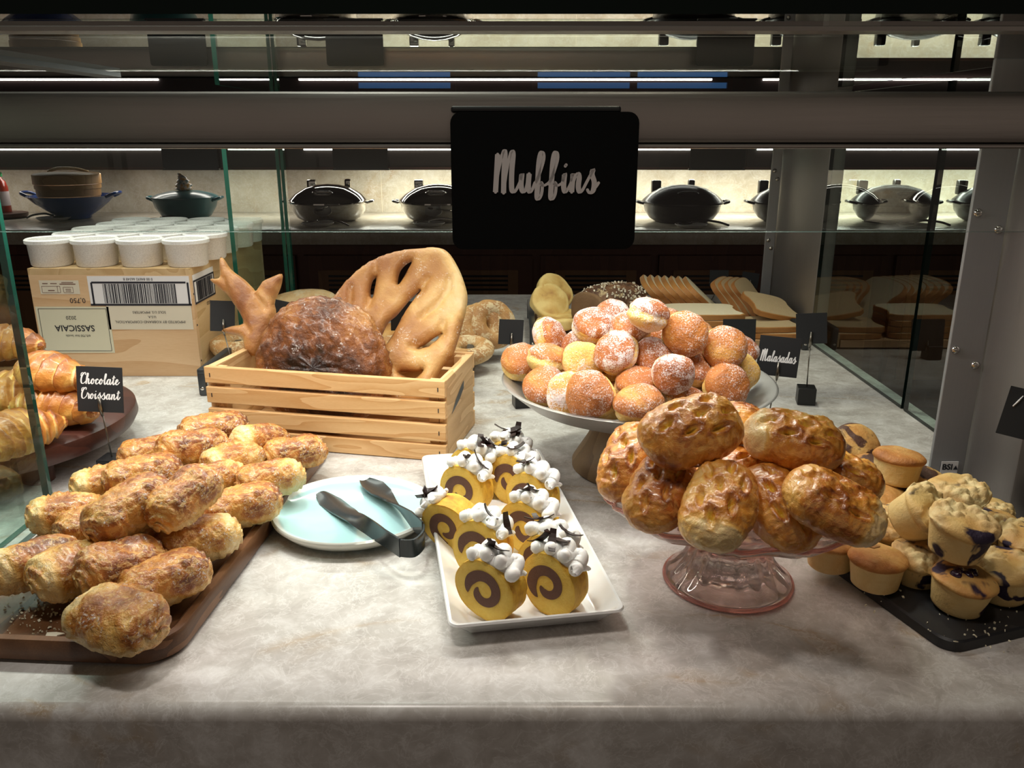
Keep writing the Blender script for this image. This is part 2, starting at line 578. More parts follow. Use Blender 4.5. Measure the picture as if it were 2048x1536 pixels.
def struct(name, data, loc=(0, 0, 0), rot=(0, 0, 0), parent=None):
    o = link(name, data, parent, loc, rot)
    if parent is None:
        o['kind'] = 'structure'
    return o


def copy_tree(o, parent=None):
    c = o.copy()
    COL.objects.link(c)
    c.parent = parent
    for ch in list(o.children):
        copy_tree(ch, c)
    return c


def rrect(w, d, r, n=6):
    pts = []
    for cx, cy, a0 in ((w / 2 - r, d / 2 - r, 0), (-w / 2 + r, d / 2 - r, 90), (-w / 2 + r, -d / 2 + r, 180), (w / 2 - r, -d / 2 + r, 270)):
        for k in range(n + 1):
            a = R(a0 + 90 * k / n)
            pts.append((cx + r * math.cos(a), cy + r * math.sin(a)))
    return pts


def nz(p, s, oct_=3):
    return noise.fractal(Vector(p) * s, 0.9, 2.0, oct_)


def blob(fn, nu=40, nv=32):
    """closed surface from rings; fn(t in -1..1, a) -> pos, {attr: value}; poles at t=-1 and t=1"""
    mb = MB()
    V, Fc = [], []
    at = {}

    def put(t, a):
        p, d = fn(t, a)
        V.append(tuple(p))
        for k, v in d.items():
            at.setdefault(k, []).append(v)

    put(-1, 0)
    for i in range(1, nu):
        t = -math.cos(PI * i / nu)
        for j in range(nv):
            put(t, 2 * PI * j / nv)
    put(1, 0)
    last = len(V) - 1
    for j in range(nv):
        Fc.append((0, 1 + (j + 1) % nv, 1 + j))
        b = 1 + (nu - 2) * nv
        Fc.append((last, b + j, b + (j + 1) % nv))
    for i in range(nu - 2):
        for j in range(nv):
            a0 = 1 + i * nv + j
            a1 = 1 + i * nv + (j + 1) % nv
            Fc.append((a0, a1, a1 + nv, a0 + nv))
    mb.add(V, Fc)
    mb.at = at
    return mb


def spow(x, p):
    return math.copysign(abs(x) ** p, x)


def catmull(pts, k=6, closed=False):
    pts = [Vector(p) for p in pts]
    n = len(pts)
    out = []
    rng = n if closed else n - 1
    for i in range(rng):
        if closed:
            p0, p1, p2, p3 = pts[(i - 1) % n], pts[i], pts[(i + 1) % n], pts[(i + 2) % n]
        else:
            p0, p1, p2, p3 = pts[max(i - 1, 0)], pts[i], pts[i + 1], pts[min(i + 2, n - 1)]
        for j in range(k):
            t = j / k
            out.append(.5 * ((2 * p1) + (p2 - p0) * t + (2 * p0 - 5 * p1 + 4 * p2 - p3) * t * t + (3 * p1 - p0 - 3 * p2 + p3) * t ** 3))
    if not closed:
        out.append(pts[-1])
    return out


def in_poly(p, poly):
    x, y = p[0], p[1]
    c = False
    n = len(poly)
    j = n - 1
    for i in range(n):
        xi, yi = poly[i][0], poly[i][1]
        xj, yj = poly[j][0], poly[j][1]
        if (yi > y) != (yj > y) and x < (xj - xi) * (y - yi) / (yj - yi) + xi:
            c = not c
        j = i
    return c


def seg_d(p, a, b):
    ab = (b[0] - a[0], b[1] - a[1])
    l2 = ab[0] ** 2 + ab[1] ** 2 + 1e-12
    t = max(0, min(1, ((p[0] - a[0]) * ab[0] + (p[1] - a[1]) * ab[1]) / l2))
    return math.hypot(p[0] - a[0] - ab[0] * t, p[1] - a[1] - ab[1] * t)


def puffy(outer, holes, T, w, step, grooves=(), gw=.006, gd=.6, toast=None, seed=0, bumpy=.0015):
    """a puffy flat bread: outline with holes in local x,y; thickness along local z"""
    rings = [outer] + list(holes)
    verts, edges = [], []
    for rg in rings:
        b = len(verts)
        verts += [Vector((p[0], p[1])) for p in rg]
        edges += [(b + i, b + (i + 1) % len(rg)) for i in range(len(rg))]
    nb = len(verts)
    segs = [(verts[a], verts[b]) for a, b in edges]
    xs = [p[0] for p in outer]
    ys = [p[1] for p in outer]
    rnd = random.Random(seed)
    y = min(ys)
    row = 0
    while y < max(ys):
        x = min(xs) + (row % 2) * step / 2
        while x < max(xs):
            p = (x + rnd.uniform(-.15, .15) * step, y + rnd.uniform(-.15, .15) * step)
            if in_poly(p, outer) and not any(in_poly(p, h) for h in holes):
                if min(seg_d(p, a, b) for a, b in segs) > step * .45:
                    verts.append(Vector(p))
            x += step
        y += step * .866
        row += 1
    ov, oe, of, _, _, _ = delaunay_2d_cdt(verts, edges, [], 0, 1e-7)
    tris = []
    for f in of:
        c = sum((ov[i] for i in f), Vector((0, 0))) / len(f)
        if in_poly(c, outer) and not any(in_poly(c, h) for h in holes):
            a2 = (ov[f[1]] - ov[f[0]]).cross(ov[f[2]] - ov[f[0]])
            tris.append(tuple(f) if a2 > 0 else tuple(reversed(f)))
    V, at = [], []
    idx_b = {}
    for i, p in enumerate(ov):
        d = min(seg_d(p, a, b) for a, b in segs)
        u = min(d / w, 1)
        h = T * math.sqrt(max(0, 1 - (1 - u) ** 2))
        g = 1
        for gr in grooves:
            dg = min(seg_d(p, gr[k], gr[k + 1]) for k in range(len(gr) - 1))
            g = min(g, 1 - gd * math.exp(-(dg / gw) ** 2))
        q = (p[0], p[1], seed * 3.1)
        h = h * g + (nz(q, 45) * bumpy if u > .3 else 0)
        V.append((p[0], p[1], max(h, 0)))
        tv = toast(p, d, g, q) if toast else .4
        at.append(tv)
    n = len(V)
    Fc = list(tris)
    for i in range(n):
        if V[i][2] > 1e-5:
            idx_b[i] = len(V)
            V.append((V[i][0], V[i][1], -V[i][2] * .7))
            at.append(at[i])
    for f in tris:
        Fc.append(tuple(idx_b.get(i, i) for i in reversed(f)))
    mb = MB()
    mb.add(V, Fc)
    mb.at = {'toast': at}
    return mb


def text_mesh(txt, size, mat, align='CENTER', offset=0.0):
    cu = bpy.data.curves.new('txt', 'FONT')
    cu.body = txt
    cu.size = size
    cu.align_x = align
    cu.align_y = 'CENTER'
    cu.offset = offset
    cu.resolution_u = 3
    o = bpy.data.objects.new('txt', cu)
    COL.objects.link(o)
    bpy.context.view_layer.update()
    me = bpy.data.meshes.new_from_object(o.evaluated_get(bpy.context.evaluated_depsgraph_get()))
    bpy.data.objects.remove(o)
    me.materials.clear()
    me.materials.append(M[mat])
    return me


# handwriting strokes: x advance, list of strokes (x-height 1)
GLY = {
    'M': (1.75, [[(.12, 2.05), (.10, 1.3), (.06, .0)], [(.06, .05), (.22, 1.2), (.50, 2.2), (.62, 2.05), (.60, 1.1), (.62, -.05)],
                 [(.62, .0), (.78, 1.2), (1.02, 2.15), (1.17, 2.05), (1.13, 1.1), (1.17, .2), (1.32, .0), (1.5, .15), (1.75, .6)]]),
    'u': (1.0, [[(0, .6), (.08, 1.0), (.06, .4), (.2, .02), (.4, .15), (.56, .95)], [(.58, 1.0), (.56, .35), (.68, .0), (.85, .15), (1.0, .5)]]),
    'f': (.95, [[(0, .45), (.25, .9), (.52, 1.7), (.50, 2.1), (.33, 2.12), (.22, 1.6), (.20, .6), (.20, -.25), (.34, -.38), (.50, -.1), (.52, .35), (.38, .52), (.62, .36), (.95, .5)]]),
    'i': (.6, [[(0, .5), (.12, 1.0), (.10, .35), (.22, .0), (.4, .15), (.6, .5)], [(.14, 1.42), (.19, 1.48)]]),
    'n': (1.05, [[(0, .5), (.10, 1.0), (.08, .0)], [(.08, .1), (.22, .75), (.42, 1.02), (.54, .8), (.52, .3), (.64, .0), (.82, .1), (1.05, .5)]]),
    's': (.85, [[(0, .5), (.3, 1.0), (.42, 1.22), (.36, .98), (.55, .55), (.52, .1), (.28, -.05), (.12, .12)], [(.52, .12), (.7, .3), (.85, .5)]]),
    'a': (1.0, [[(.58, .85), (.35, 1.0), (.1, .7), (.06, .25), (.22, .0), (.44, .2), (.58, .9)], [(.60, 1.0), (.56, .35), (.68, .0), (.85, .15), (1.0, .5)]]),
    'l': (.6, [[(0, .45), (.3, 1.2), (.38, 1.9), (.24, 2.0), (.14, 1.3), (.14, .3), (.26, .0), (.42, .12), (.6, .5)]]),
    'd': (1.0, [[(.55, .85), (.35, 1.0), (.1, .7), (.06, .25), (.22, .0), (.44, .2), (.56, .9)], [(.60, 2.05), (.56, 1.0), (.56, .35), (.68, .0), (.85, .15), (1.0, .5)]]),
    'C': (1.15, [[(.95, 1.75), (.98, 2.05), (.78, 2.12), (.45, 1.75), (.22, 1.05), (.26, .3), (.52, .0), (.82, .12), (1.15, .5)], [(.1, 1.5), (.15, 1.95), (.4, 2.1)]]),
    'h': (1.0, [[(0, .45), (.28, 1.2), (.36, 1.9), (.22, 2.0), (.12, 1.3), (.08, .0)], [(.1, .2), (.26, .8), (.42, 1.0), (.52, .75), (.50, .3), (.62, .0), (.8, .12), (1.0, .5)]]),
    'o': (.85, [[(.35, 1.0), (.1, .75), (.06, .3), (.24, .0), (.46, .2), (.52, .7), (.36, 1.0), (.42, .75), (.62, .72), (.85, .8)]]),
    'c': (.75, [[(.48, .8), (.36, 1.0), (.12, .75), (.06, .3), (.22, .0), (.45, .1), (.75, .5)]]),
    't': (.65, [[(0, .5), (.2, 1.0), (.26, 1.7), (.20, 1.0), (.18, .3), (.3, .0), (.46, .12), (.65, .5)], [(.0, 1.25), (.48, 1.35)]]),
    'e': (.75, [[(.06, .42), (.3, .55), (.44, .8), (.30, 1.02), (.1, .75), (.08, .25), (.24, .0), (.46, .1), (.75, .5)]]),
    'r': (.75, [[(0, .5), (.12, 1.0), (.16, 1.15), (.22, .9), (.42, .9), (.44, .4), (.50, .02), (.62, .15), (.75, .5)]]),
}


def script_mesh(txt, height, width, weight, mat, slant=.12):
    """brush lettering; height = x-height unit in metres"""
    mb = MB()
    x0 = 0
    strokes = []
    for ch in txt:
        adv, st = GLY[ch]
        for sk in st:
            strokes.append([(x0 + p[0] + slant * p[1], p[1]) for p in sk])
        x0 += adv
    sx = width / x0
    for k, sk in enumerate(strokes):
        pts = catmull([(p[0], p[1], 0) for p in sk], 6)
        V, Fc = [], []
        n = len(pts)
        for i, p in enumerate(pts):
            tg = pts[min(i + 1, n - 1)] - pts[max(i - 1, 0)]
            tg = Vector((tg.x * sx, tg.y * height, 0))
            L = tg.length or 1
            down = abs(tg.y) / L
            going_down = tg.y < 0
            wd = weight * (.38 + .62 * (down if going_down else down * .35))
            nrm = Vector((-tg.y, tg.x, 0)) / L
            c = Vector(((p.x - x0 / 2) * sx, p.y * height, k * 2e-6))
            V.append(c + nrm * wd / 2)
            V.append(c - nrm * wd / 2)
        for i in range(n - 1):
            Fc.append((2 * i, 2 * i + 1, 2 * i + 3, 2 * i + 2))
        mb.add(V, Fc)
        for c in (pts[0], pts[-1]):
            cc = Vector(((c.x - x0 / 2) * sx, c.y * height, k * 2e-6 + 1e-6))
            mb.add([cc + Vector((math.cos(2 * PI * q / 8), math.sin(2 * PI * q / 8), 0)) * weight * .3 for q in range(8)], [tuple(range(8))])
    return mb.mesh('lettering', mat, False)

# ================================================================== the room
def slab(name, x0, x1, y0, y1, z0, z1, mat, bev=0.0, parent=None, smooth=False):
    mb = MB().box(((x0 + x1) / 2, (y0 + y1) / 2, (z0 + z1) / 2), (x1 - x0, y1 - y0, z1 - z0), 0, None, bev)
    return mb.mesh(name, mat, smooth and bev > 0, 40)


struct('floor', slab('floor', -5, 5, -2.5, 9, -0.1, 0, 'floor'))
struct('wall_back', slab('wall_back', -5, 5, 8.6, 8.7, 0, 3.2, 'wall'))
struct('wall_left', slab('wall_left', -5.1, -5, -2.5, 8.7, 0, 3.2, 'wall'))
struct('wall_right', slab('wall_right', 5, 5.1, -2.5, 8.7, 0, 3.2, 'wall'))
struct('ceiling', slab('ceiling', -5.1, 5.1, -2.5, 8.7, 3.2, 3.3, 'wall'))
for i, (xa, xb) in enumerate(((.25, 1.15), (1.22, 2.1), (-1.5, -.6))):
    w = struct('window_%d' % (i + 1), slab('window', xa, xb, 8.58, 8.6, HC + .38, HC + .56, 'window'))
    fr = MB()
    for (a, b, c_, d_) in ((xa - .05, xa, HC + .35, HC + .6), (xb, xb + .05, HC + .35, HC + .6)):
        fr.box(((a + b) / 2, 8.57, (c_ + d_) / 2), (b - a, .06, d_ - c_))
    for zc in (HC + .365, HC + .47, HC + .575):
        fr.box(((xa + xb) / 2, 8.57, zc), (xb - xa, .06, .05))
    link('window_frame', fr.mesh('window_frame', 'cabinet', False), w)

# ------------------------------------------------------------------ front counter
ctr = thing('display_counter', 'long pale veined stone counter carrying all the pastries', 'counter', (0, 0, 0))
YF, YB = PZ(1024, 1420, 0).y, 2.36
mb = MB()
r = .012
prof = [(YB, CT), (YF + r, CT)]
for k in range(1, 6):
    a = R(90 + 90 * k / 5)
    prof.append((YF + r + r * math.cos(a), CT - r + r * math.sin(a)))
prof += [(YF, CT - .30), (YB, CT - .30)]
mb.loops([[(x, y, z) for y, z in prof] for x in (-.965, .695)])
link('countertop', mb.mesh('countertop', 'marble', True, 35), ctr)
link('base', slab('base', -.94, .67, YF + .06, YB - .06, 0, CT - .30, 'cabinet'), ctr)

# ------------------------------------------------------------------ sneeze guard
RT, RB = HC + .034, HC - .0125      # rail top / bottom
GZ = HC + .078                      # underside of the top pane
guard = thing('sneeze_guard', 'steel framed glass sneeze guard standing over the pastry counter', 'sneeze guard', (0, 0, CT))


def gpart(name, mesh, parent=None):
    return link(name, mesh, parent or guard, (0, 0, 0) if parent else (0, 0, -CT))


def pane(name, x0, x1, y0, y1, z0, z1, mat='glass', edge='glass_edge', thin='y'):
    mb = MB().box(((x0 + x1) / 2, (y0 + y1) / 2, (z0 + z1) / 2), (x1 - x0, y1 - y0, z1 - z0))
    ax = {'x': 0, 'y': 1, 'z': 2}[thin]
    me = mb.mesh(name, [mat, edge], False)
    for p in me.polygons:
        p.material_index = 0 if abs(p.normal[ax]) > .5 else 1
    return gpart(name, me)


gpart('front_rail', slab('front_rail', -1.9, 1.9, .80, .84, RB, RT, 'steel', .006, smooth=True))
gpart('rail_lip', slab('rail_lip', -1.9, 1.9, .795, .85, RB - .004, RB, 'steel', .0015, smooth=True))
gpart('rear_rail', slab('rear_rail', -1.9, .80, 2.12, 2.16, HC - .035, HC + .034, 'steel', .006, smooth=True))
pane('top_pane', -1.9, 1.9, .630, 2.25, GZ, GZ + .017, 'glass', 'glass_edge_dark', 'z')
gpart('pane_support', slab('pane_support', -1.9, 1.9, .70, .725, GZ - .0035, GZ - .0002, 'steel'))
gpart('light_bar', slab('light_bar', -1.9, .632, 1.515, 1.565, GZ + .0205, GZ + .076, 'steel', .006, smooth=True))
gpart('bar_bracket', slab('bar_bracket', .54, .63, 1.525, 1.555, GZ + .076, GZ + .16, 'steel_z', .003, smooth=True))
pane('front_pane', -1.9, 1.9, .846, .853, HC - .099, RB, 'glass_clean', 'glass_edge_pale', 'y')
pane('rear_pane', -1.9, .74, 2.105, 2.112, HC - .094, HC - .03, 'glass', 'glass_edge_pale', 'y')
# left hand side panes
pane('side_pane', -.568, -.560, .45, .915, CT + .001, GZ - .006, 'glass_side', 'glass_edge_pale', 'x')
pane('side_pane', -.588, -.580, .45, .955, CT + .001, GZ - .006, 'glass_side', 'glass_edge', 'x')
pane('side_pane', -.576, -.567, 1.70, 2.08, CT + .001, GZ - .006, 'glass_side', 'glass_edge', 'x')
pane('side_pane', -.566, -.558, 2.085, 2.102, CT + .001, GZ - .006, 'glass_side', 'glass_edge', 'x')
gpart('pane_channel', slab('pane_channel', -.592, -.556, .45, 1.25, GZ - .006, GZ, 'tray_grey'))
# right hand side panes
pane('side_pane', .664, .672, 1.335, 1.785, CT + .001, GZ - .006, 'glass_side', 'glass_edge_dark', 'x')
pane('side_pane', .664, .672, 1.03, 1.325, CT + .001, GZ - .006, 'glass_side', 'glass_edge_dark', 'x')


def screw(parent, x, y, z, axis='y', r=.0055):
    prof = [(0.0001, .0035), (r * .6, .003), (r * .95, .0012), (r, 0)]
    m = MB().lathe(prof, 14)
    m.box((0, 0, .0035), (r * 1.1, r * .2, .0006))
    o = link('screw', m.mesh('screw', 'chrome', True, 40), parent)
    o.rotation_euler = (PI / 2, 0, 0) if axis == 'y' else (0, -PI / 2, 0)
    o.location = (x, y, z - CT)
    return o


def post(px, py, sx, sy, flange, ztop):
    """box post with a screwed flange plate facing the counter front"""
    gpart('post', slab('post', px, px + sx, py, py + sy, CT + .001, ztop, 'steel_z', .003, smooth=True))
    gpart('flange_plate', slab('flange_plate', px - flange, px - .0015, py + sy - .012, py + sy - .006, CT + .001, ztop, 'plate_z', .001))
    for zz in (CT + .02, CT + .19, CT + .36):
        screw(guard, px - flange + .008, py + sy - .012, zz)
        screw(guard, px - .010, py + sy - .012, zz - .020)


post(.598, .905, .07, .115, .046, GZ)
post(.664, 1.79, .035, .315, .026, GZ)
# BSI sticker on the right hand flange plate
stk = gpart('sticker', MB().box((.576, 1.0065, CT + .022), (.022, .001, .034)).mesh('sticker', 'label_white', False))
tm = text_mesh('BSI', .011, 'ink', offset=.0004)
link('print', tm, stk, (.573, 1.0055, CT + .031), (PI / 2, 0, 0))
link('print', MB().prism([(0, 0), (.006, 0), (.003, .006)], 0, .0002).mesh('print', 'ink', False), stk, (.581, 1.0058, CT + .0275), (PI / 2, 0, 0))

# big hanging sign and the backs of the three at the rear
def card_mesh(w, h, th, rr, mat, bev=True):
    poly = rrect(w, h, rr, 5)
    mb = MB()
    mb.loops([[(x, y, z) for x, y in poly] for z in (-th / 2, th / 2)])
    return mb.mesh('card', mat, False)


SX = (1088 - 1024) / F * .77
sg = thing('hanging_sign', 'large black rounded sign hanging on the steel rail with the word Muffins', 'sign', (SX, .788, HC - .046))
link('card', card_mesh(.172, .124, .004, .010, 'sign_black'), sg, (0, 0, 0), (PI / 2, 0, R(.6)))
link('lettering', script_mesh('Muffins', .0165, .096, .0048, 'pink_ink', .05), sg, (.002, -.0026, -.009), (PI / 2, 0, R(.6)))
link('hook_strip', MB().box((-.008, .006, .064), (.155, .008, .006), 0, None, .002).mesh('hook_strip', 'black_block', False), sg)
for cx, lab in ((380, 'black sign back hung on the rear pane behind the wine box'),
                (721, 'black sign back hung on the rear pane above a chrome chafing dish'),
                (1435, 'black sign back hung on the rear pane beside the tall steel post')):
    p = PY(cx, 305, 2.10)
    s2 = thing('hanging_sign', lab, 'sign', (p.x, 2.095, HC - .04), (0, 0, 0), 'sign backs along the rear pane')
    link('card', card_mesh(.135, .100, .004, .006, 'black_card'), s2, (0, 0, 0), (PI / 2, 0, 0))
    link('rim', MB().box((0, .004, -.052), (.138, .012, .004)).mesh('rim', 'black_block', False), s2)

# ================================================================== buffet behind
BY0, BY1 = 3.98, 4.86
buf = thing('buffet_counter', 'stone topped buffet counter with louvred wooden doors behind the pastries', 'counter', (0, 0, 0))
link('countertop', slab('countertop', -4.6, 4.6, BY0, BY1, CT - .072, CT, 'splash', .006, smooth=True), buf)
link('body', slab('body', -4.6, 4.6, BY0 + .08, BY1, 0.0, CT - .073, 'cabinet'), buf)
dw = .58
for k in range(-5, 7):
    x = .41 + k * dw
    d = link('door', slab('door', -.27, .27, 0, .03, 0, .70, 'cabinet'), buf, (x, BY0 + .05, .09))
    link('panel', slab('panel', -.20, .20, -.008, 0, .07, .63, 'cabinet_panel'), d)
    for q in range(4):
        link('louvre_slot', slab('louvre_slot', -.15, .15, -.011, -.007, .530 + q * .022, .540 + q * .022, 'black_block'), d)
spl = struct('wall_backsplash', slab('backsplash', -4.6, 4.6, BY1, BY1 + .04, CT, HC - .2, 'splash'))
for x in (-3.1, -1.9, -.75, .35, 1.5, 2.7):
    link('joint', slab('joint', x - .002, x + .002, BY1 - .001, BY1, CT, HC - .2, 'label_pale'), spl)
fa = thing('light_canopy', 'dark wooden canopy with a white light strip above the buffet', 'canopy', (0, 4.62, HC - .205))
link('fascia', slab('fascia', -4.6, 4.6, 0, .28, .012, .40, 'hood'), fa)
link('trim', slab('trim', -4.6, 4.6, -.006, .28, 0, .014, 'darkwood'), fa)
for x0, x1 in ((-4.4, -1.86), (-1.12, 1.05), (1.32, 4.3)):
    link('light_strip', slab('light_strip', x0, x1, -.012, 0, .102, .111, 'led'), fa)


def chafing(px, py, Y, mats, label, hinge_px=0):
    p = PZ(px, py, 0)
    sc = 1.0
    o = thing('chafing_dish', label, 'chafing dish', (p.x, p.y, CT), (0, 0, 0), 'round chafing dishes on the buffet')
    b, l = mats
    link('body', MB().lathe([(.0001, 0), (.13, 0), (.165, .02), (.190, .055), (.198, .09), (.212, .096), (.212, .102), (.19, .102)], 56).mesh('body', b, True, 40), o)
    link('lid', MB().lathe([(.206, .103), (.204, .110), (.17, .140), (.12, .168), (.06, .184), (.0001, .188)], 56).mesh('lid', l, True, 50), o)
    for s in (-1, 1):
        pts = [(s * .205, -.045, .096), (s * .232, -.038, .102), (s * .238, 0, .104), (s * .232, .038, .102), (s * .205, .045, .096)]
        link('handle', MB().tube(catmull(pts, 4), .007, 8).mesh('handle', b, True), o)
    link('hinge', MB().box((-.115, .14, .165), (.05, .04, .075), 0, None, .008).mesh('hinge', b, True, 40), o)
    link('hinge', MB().box((.075, .16, .175), (.035, .04, .06), 0, None, .010).mesh('hinge', b, True, 40), o)
    link('lid_grip', MB().tube(catmull([(-.05, -.135, .150), (-.03, -.155, .158), (.03, -.155, .158), (.05, -.135, .150)], 4), .006, 8).mesh('lid_grip', b, True), o)
    return o


chafing(660, 441, 4.4, ('chrome', 'chrome'), 'polished chrome chafing dish beside the green glass edge')
chafing(878, 441, 4.4, ('chrome', 'chrome'), 'polished chrome chafing dish half hidden behind the hanging sign')
chafing(1362, 443, 4.4, ('black_pan', 'black_pan'), 'black chafing dish with domed lid beside the hanging sign')
chafing(1580, 443, 4.4, ('black_pan', 'black_pan'), 'black chafing dish half hidden by the tall steel post')
chafing(1782, 443, 4.4, ('black_pan', 'black_pan'), 'black chafing dish seen through the right side pane')
chafing(1985, 443, 4.4, ('black_pan', 'black_pan'), 'black chafing dish behind the wide right hand post')


def saucer(px, py, label, spoon='black_pan', ang=0, r=.075, scraps=None):
    p = PZ(px, py, 0)
    o = tag(link('saucer', MB().lathe([(.0001, .004), (r * .8, .004), (r, .016), (r * .97, .018), (r * .78, .009), (.0001, .009)], 36).mesh('saucer', 'stoneware', True, 50),
                 None, (p.x, p.y, CT)), label, 'saucer', 'spoon rests on the buffet')
    s = thing('serving_spoon', label.replace('saucer', 'serving spoon').split(' holding')[0] + ' resting across it', 'spoon', (p.x, p.y, CT + .012), (0, 0, R(ang)), 'serving spoons on the buffet')
    h = MB().tube(catmull([(.0, 0, .014), (.06, 0, .022), (.14, 0, .012), (.19, 0, -.004)], 5), .0055, 8)
    link('handle', h.mesh('handle', spoon, True), s)
    bl = blob(lambda t, a: (Vector((t * .035 - .03, .022 * math.sqrt(max(0, 1 - t * t)) * math.cos(a), .008 + .006 * math.sqrt(max(0, 1 - t * t)) * math.sin(a))), {}), 12, 12)
    link('bowl', bl.mesh('bowl', spoon, True), s)
    return o


saucer(108, 441, 'grey saucer beside the blue wok', 'black_pan', 160, .085)
saucer(322, 446, 'grey saucer in front of the teal casserole', 'black_pan', -15, .085)
saucer(636, 452, 'grey saucer in front of the chrome dish by the glass edge', 'chrome', -25, .08)
saucer(858, 452, 'grey saucer in front of the half hidden chrome dish', 'chrome', 20, .08)
saucer(1382, 455, 'grey saucer in front of the black dish by the sign', 'black_pan', 5, .08)
saucer(1826, 455, 'grey saucer in front of the black dish behind the pane', 'black_pan', 5, .08)

# blue wok with bamboo steamer
p = PZ(150, 437, 0)
wk = thing('wok', 'dark blue enamel wok with two handles holding a bamboo steamer', 'wok', (p.x, p.y, CT))
link('bowl', MB().lathe([(.0001, .004), (.075, 0), (.085, .006), (.085, .016), (.13, .045), (.180, .085), (.212, .118), (.216, .122), (.208, .122), (.17, .09), (.12, .055), (.0001, .03)], 56).mesh('bowl', 'blue_enamel', True, 60), wk)
for s in (-1, 1):
    pts = [(s * .205, -.05, .117), (s * .245, -.04, .134), (s * .256, 0, .138), (s * .245, .04, .134), (s * .205, .05, .117)]
    link('handle', MB().tube(catmull(pts, 5), .009, 8).mesh('handle', 'blue_enamel', True), wk)
st = thing('bamboo_steamer', 'two tier round bamboo steamer with lid set in the blue wok', 'steamer', (p.x - .01, p.y, CT + .07))
RS = .165
link('tier', MB().lathe([(RS - .022, 0), (RS - .016, 0), (RS - .014, .050), (RS - .024, .050)], 48, close=True).mesh('tier', 'bamboo', True, 40), st)
link('tier', MB().lathe([(RS - .020, .052), (RS - .010, .052), (RS - .008, .112), (RS - .022, .112)], 48, close=True).mesh('tier', 'bamboo', True, 40), st)
link('band', MB().lathe([(RS - .008, .090), (RS - .004, .090), (RS - .004, .108), (RS - .008, .108)], 48, close=True).mesh('band', 'bamboo', True, 40), st)
link('lid', MB().lathe([(RS, .114), (RS, .162), (RS - .012, .168), (.08, .176), (.0001, .178)], 48).mesh('lid', 'bamboo', True, 40), st)
link('lid_handle', MB().tube(catmull([(-.08, -.03, .175), (-.03, -.02, .192), (.05, 0, .190), (.11, .02, .172)], 5), .008, 8).mesh('lid_handle', 'pine', True), st)

# teal casserole
p = PZ(375, 438, 0)
tc = thing('casserole', 'teal enamel casserole with domed lid and shell shaped finial', 'casserole', (p.x, p.y, CT))
link('body', MB().lathe([(.0001, 0), (.095, 0), (.125, .018), (.155, .065), (.165, .105), (.168, .112), (.158, .112)], 56).mesh('body', 'teal_enamel', True, 50), tc)
link('lid', MB().lathe([(.170, .112), (.170, .118), (.14, .132), (.08, .146), (.0001, .152)], 56).mesh('lid', 'teal_enamel', True, 50), tc)
for s in (-1, 1):
    link('handle', MB().tube(catmull([(s * .155, -.04, .10), (s * .188, -.03, .112), (s * .195, 0, .114), (s * .188, .03, .112), (s * .155, .04, .10)], 4), .008, 8).mesh('handle', 'teal_enamel', True), tc)
t = NT('shell_finial')
t.p(Base_Color=t.ramp(t.noise(t.obj(), 55, 2, .5), [(.35, (.05, .16, .16)), (.48, (.62, .60, .55)), (.6, (.55, .30, .06))]), Roughness=.25)
M['shell'] = t.m


def shell_fn(t_, a):
    r_ = .042 * (1 - ((t_ + 1) / 2) ** 1.6) * math.sqrt(max(0, 1 - (min(t_, -.6) + .6) ** 2 * 6)) + .006
    r_ *= (1 + .12 * math.sin(t_ * 14)) if t_ < 1 and t_ > -1 else 0.01
    z = .045 * (t_ + 1)
    return Vector((r_ * math.cos(a) - .02 * max(0, t_) ** 2, r_ * math.sin(a), z)), {}


link('finial', blob(shell_fn, 24, 18).mesh('finial', 'shell', True), tc, (0, 0, .148))

# red sauce bottle at the left edge
p = PZ(10, 436, 0)
bt = thing('sauce_bottle', 'red chilli sauce bottle with a green cap on a dark stand', 'bottle', (p.x, p.y, CT + .032))
M['red_sauce'] = plain('red_sauce', (.35, .03, .015), .2, Coat_Weight=.5)
M['green_cap'] = plain('green_cap', (.01, .22, .06), .3)
link('body', MB().lathe([(.0001, 0), (.038, 0), (.040, .01), (.040, .13), (.032, .16), (.018, .175), (.016, .19)], 32).mesh('body', 'red_sauce', True, 50), bt)
link('label_band', MB().lathe([(.0405, .035), (.0405, .11)], 32).mesh('label_band', 'pink_ink', True), bt)
link('cap', MB().lathe([(.022, .186), (.022, .205), (.014, .212), (.006, .24), (.0001, .242)], 20).mesh('cap', 'green_cap', True, 40), bt)
tag(link('bottle_stand', MB().lathe([(.0001, 0), (.10, 0), (.115, .012), (.115, .028), (.10, .031), (.0001, .031)], 40).mesh('stand', 'darkwood', True, 40), None, (p.x, p.y, CT)),
    'dark round stand under the red sauce bottle', 'stand')

# ================================================================== wine box and ramekins
BXL, BXR, BYF = -.902, -.600, 1.53
BW, BH, BD = BXR - BXL, .209, .46
wb = thing('wine_crate', 'pale wooden wine crate standing upside down with barcode label', 'crate', ((BXL + BXR) / 2, BYF, CT))
th = .012
link('front_panel', slab('front_panel', -BW / 2, BW / 2, 0, th, 0.0005, BH - th, 'box_wood'), wb)
link('back_panel', slab('back_panel', -BW / 2, BW / 2, BD - th, BD, 0.0005, BH - th, 'box_wood'), wb)
for s in (-1, 1):
    xa = s * BW / 2
    x0, x1 = sorted((xa, xa - s * th))
    link('side_panel', slab('side_panel', x0, x1, th, BD - th, 0.0005, BH - th, 'box_wood_y'), wb)
link('top_panel', slab('top_panel', -BW / 2, BW / 2, 0, BD, BH - th, BH, 'box_wood_y'), wb)
for z in (.03, .10, .16):
    link('nail', MB().lathe([(.0001, .0006), (.002, .0004), (.0022, 0)], 10).mesh('nail', 'ink', False), wb, (BW / 2 + .0002, .006, z), (0, PI / 2, 0))


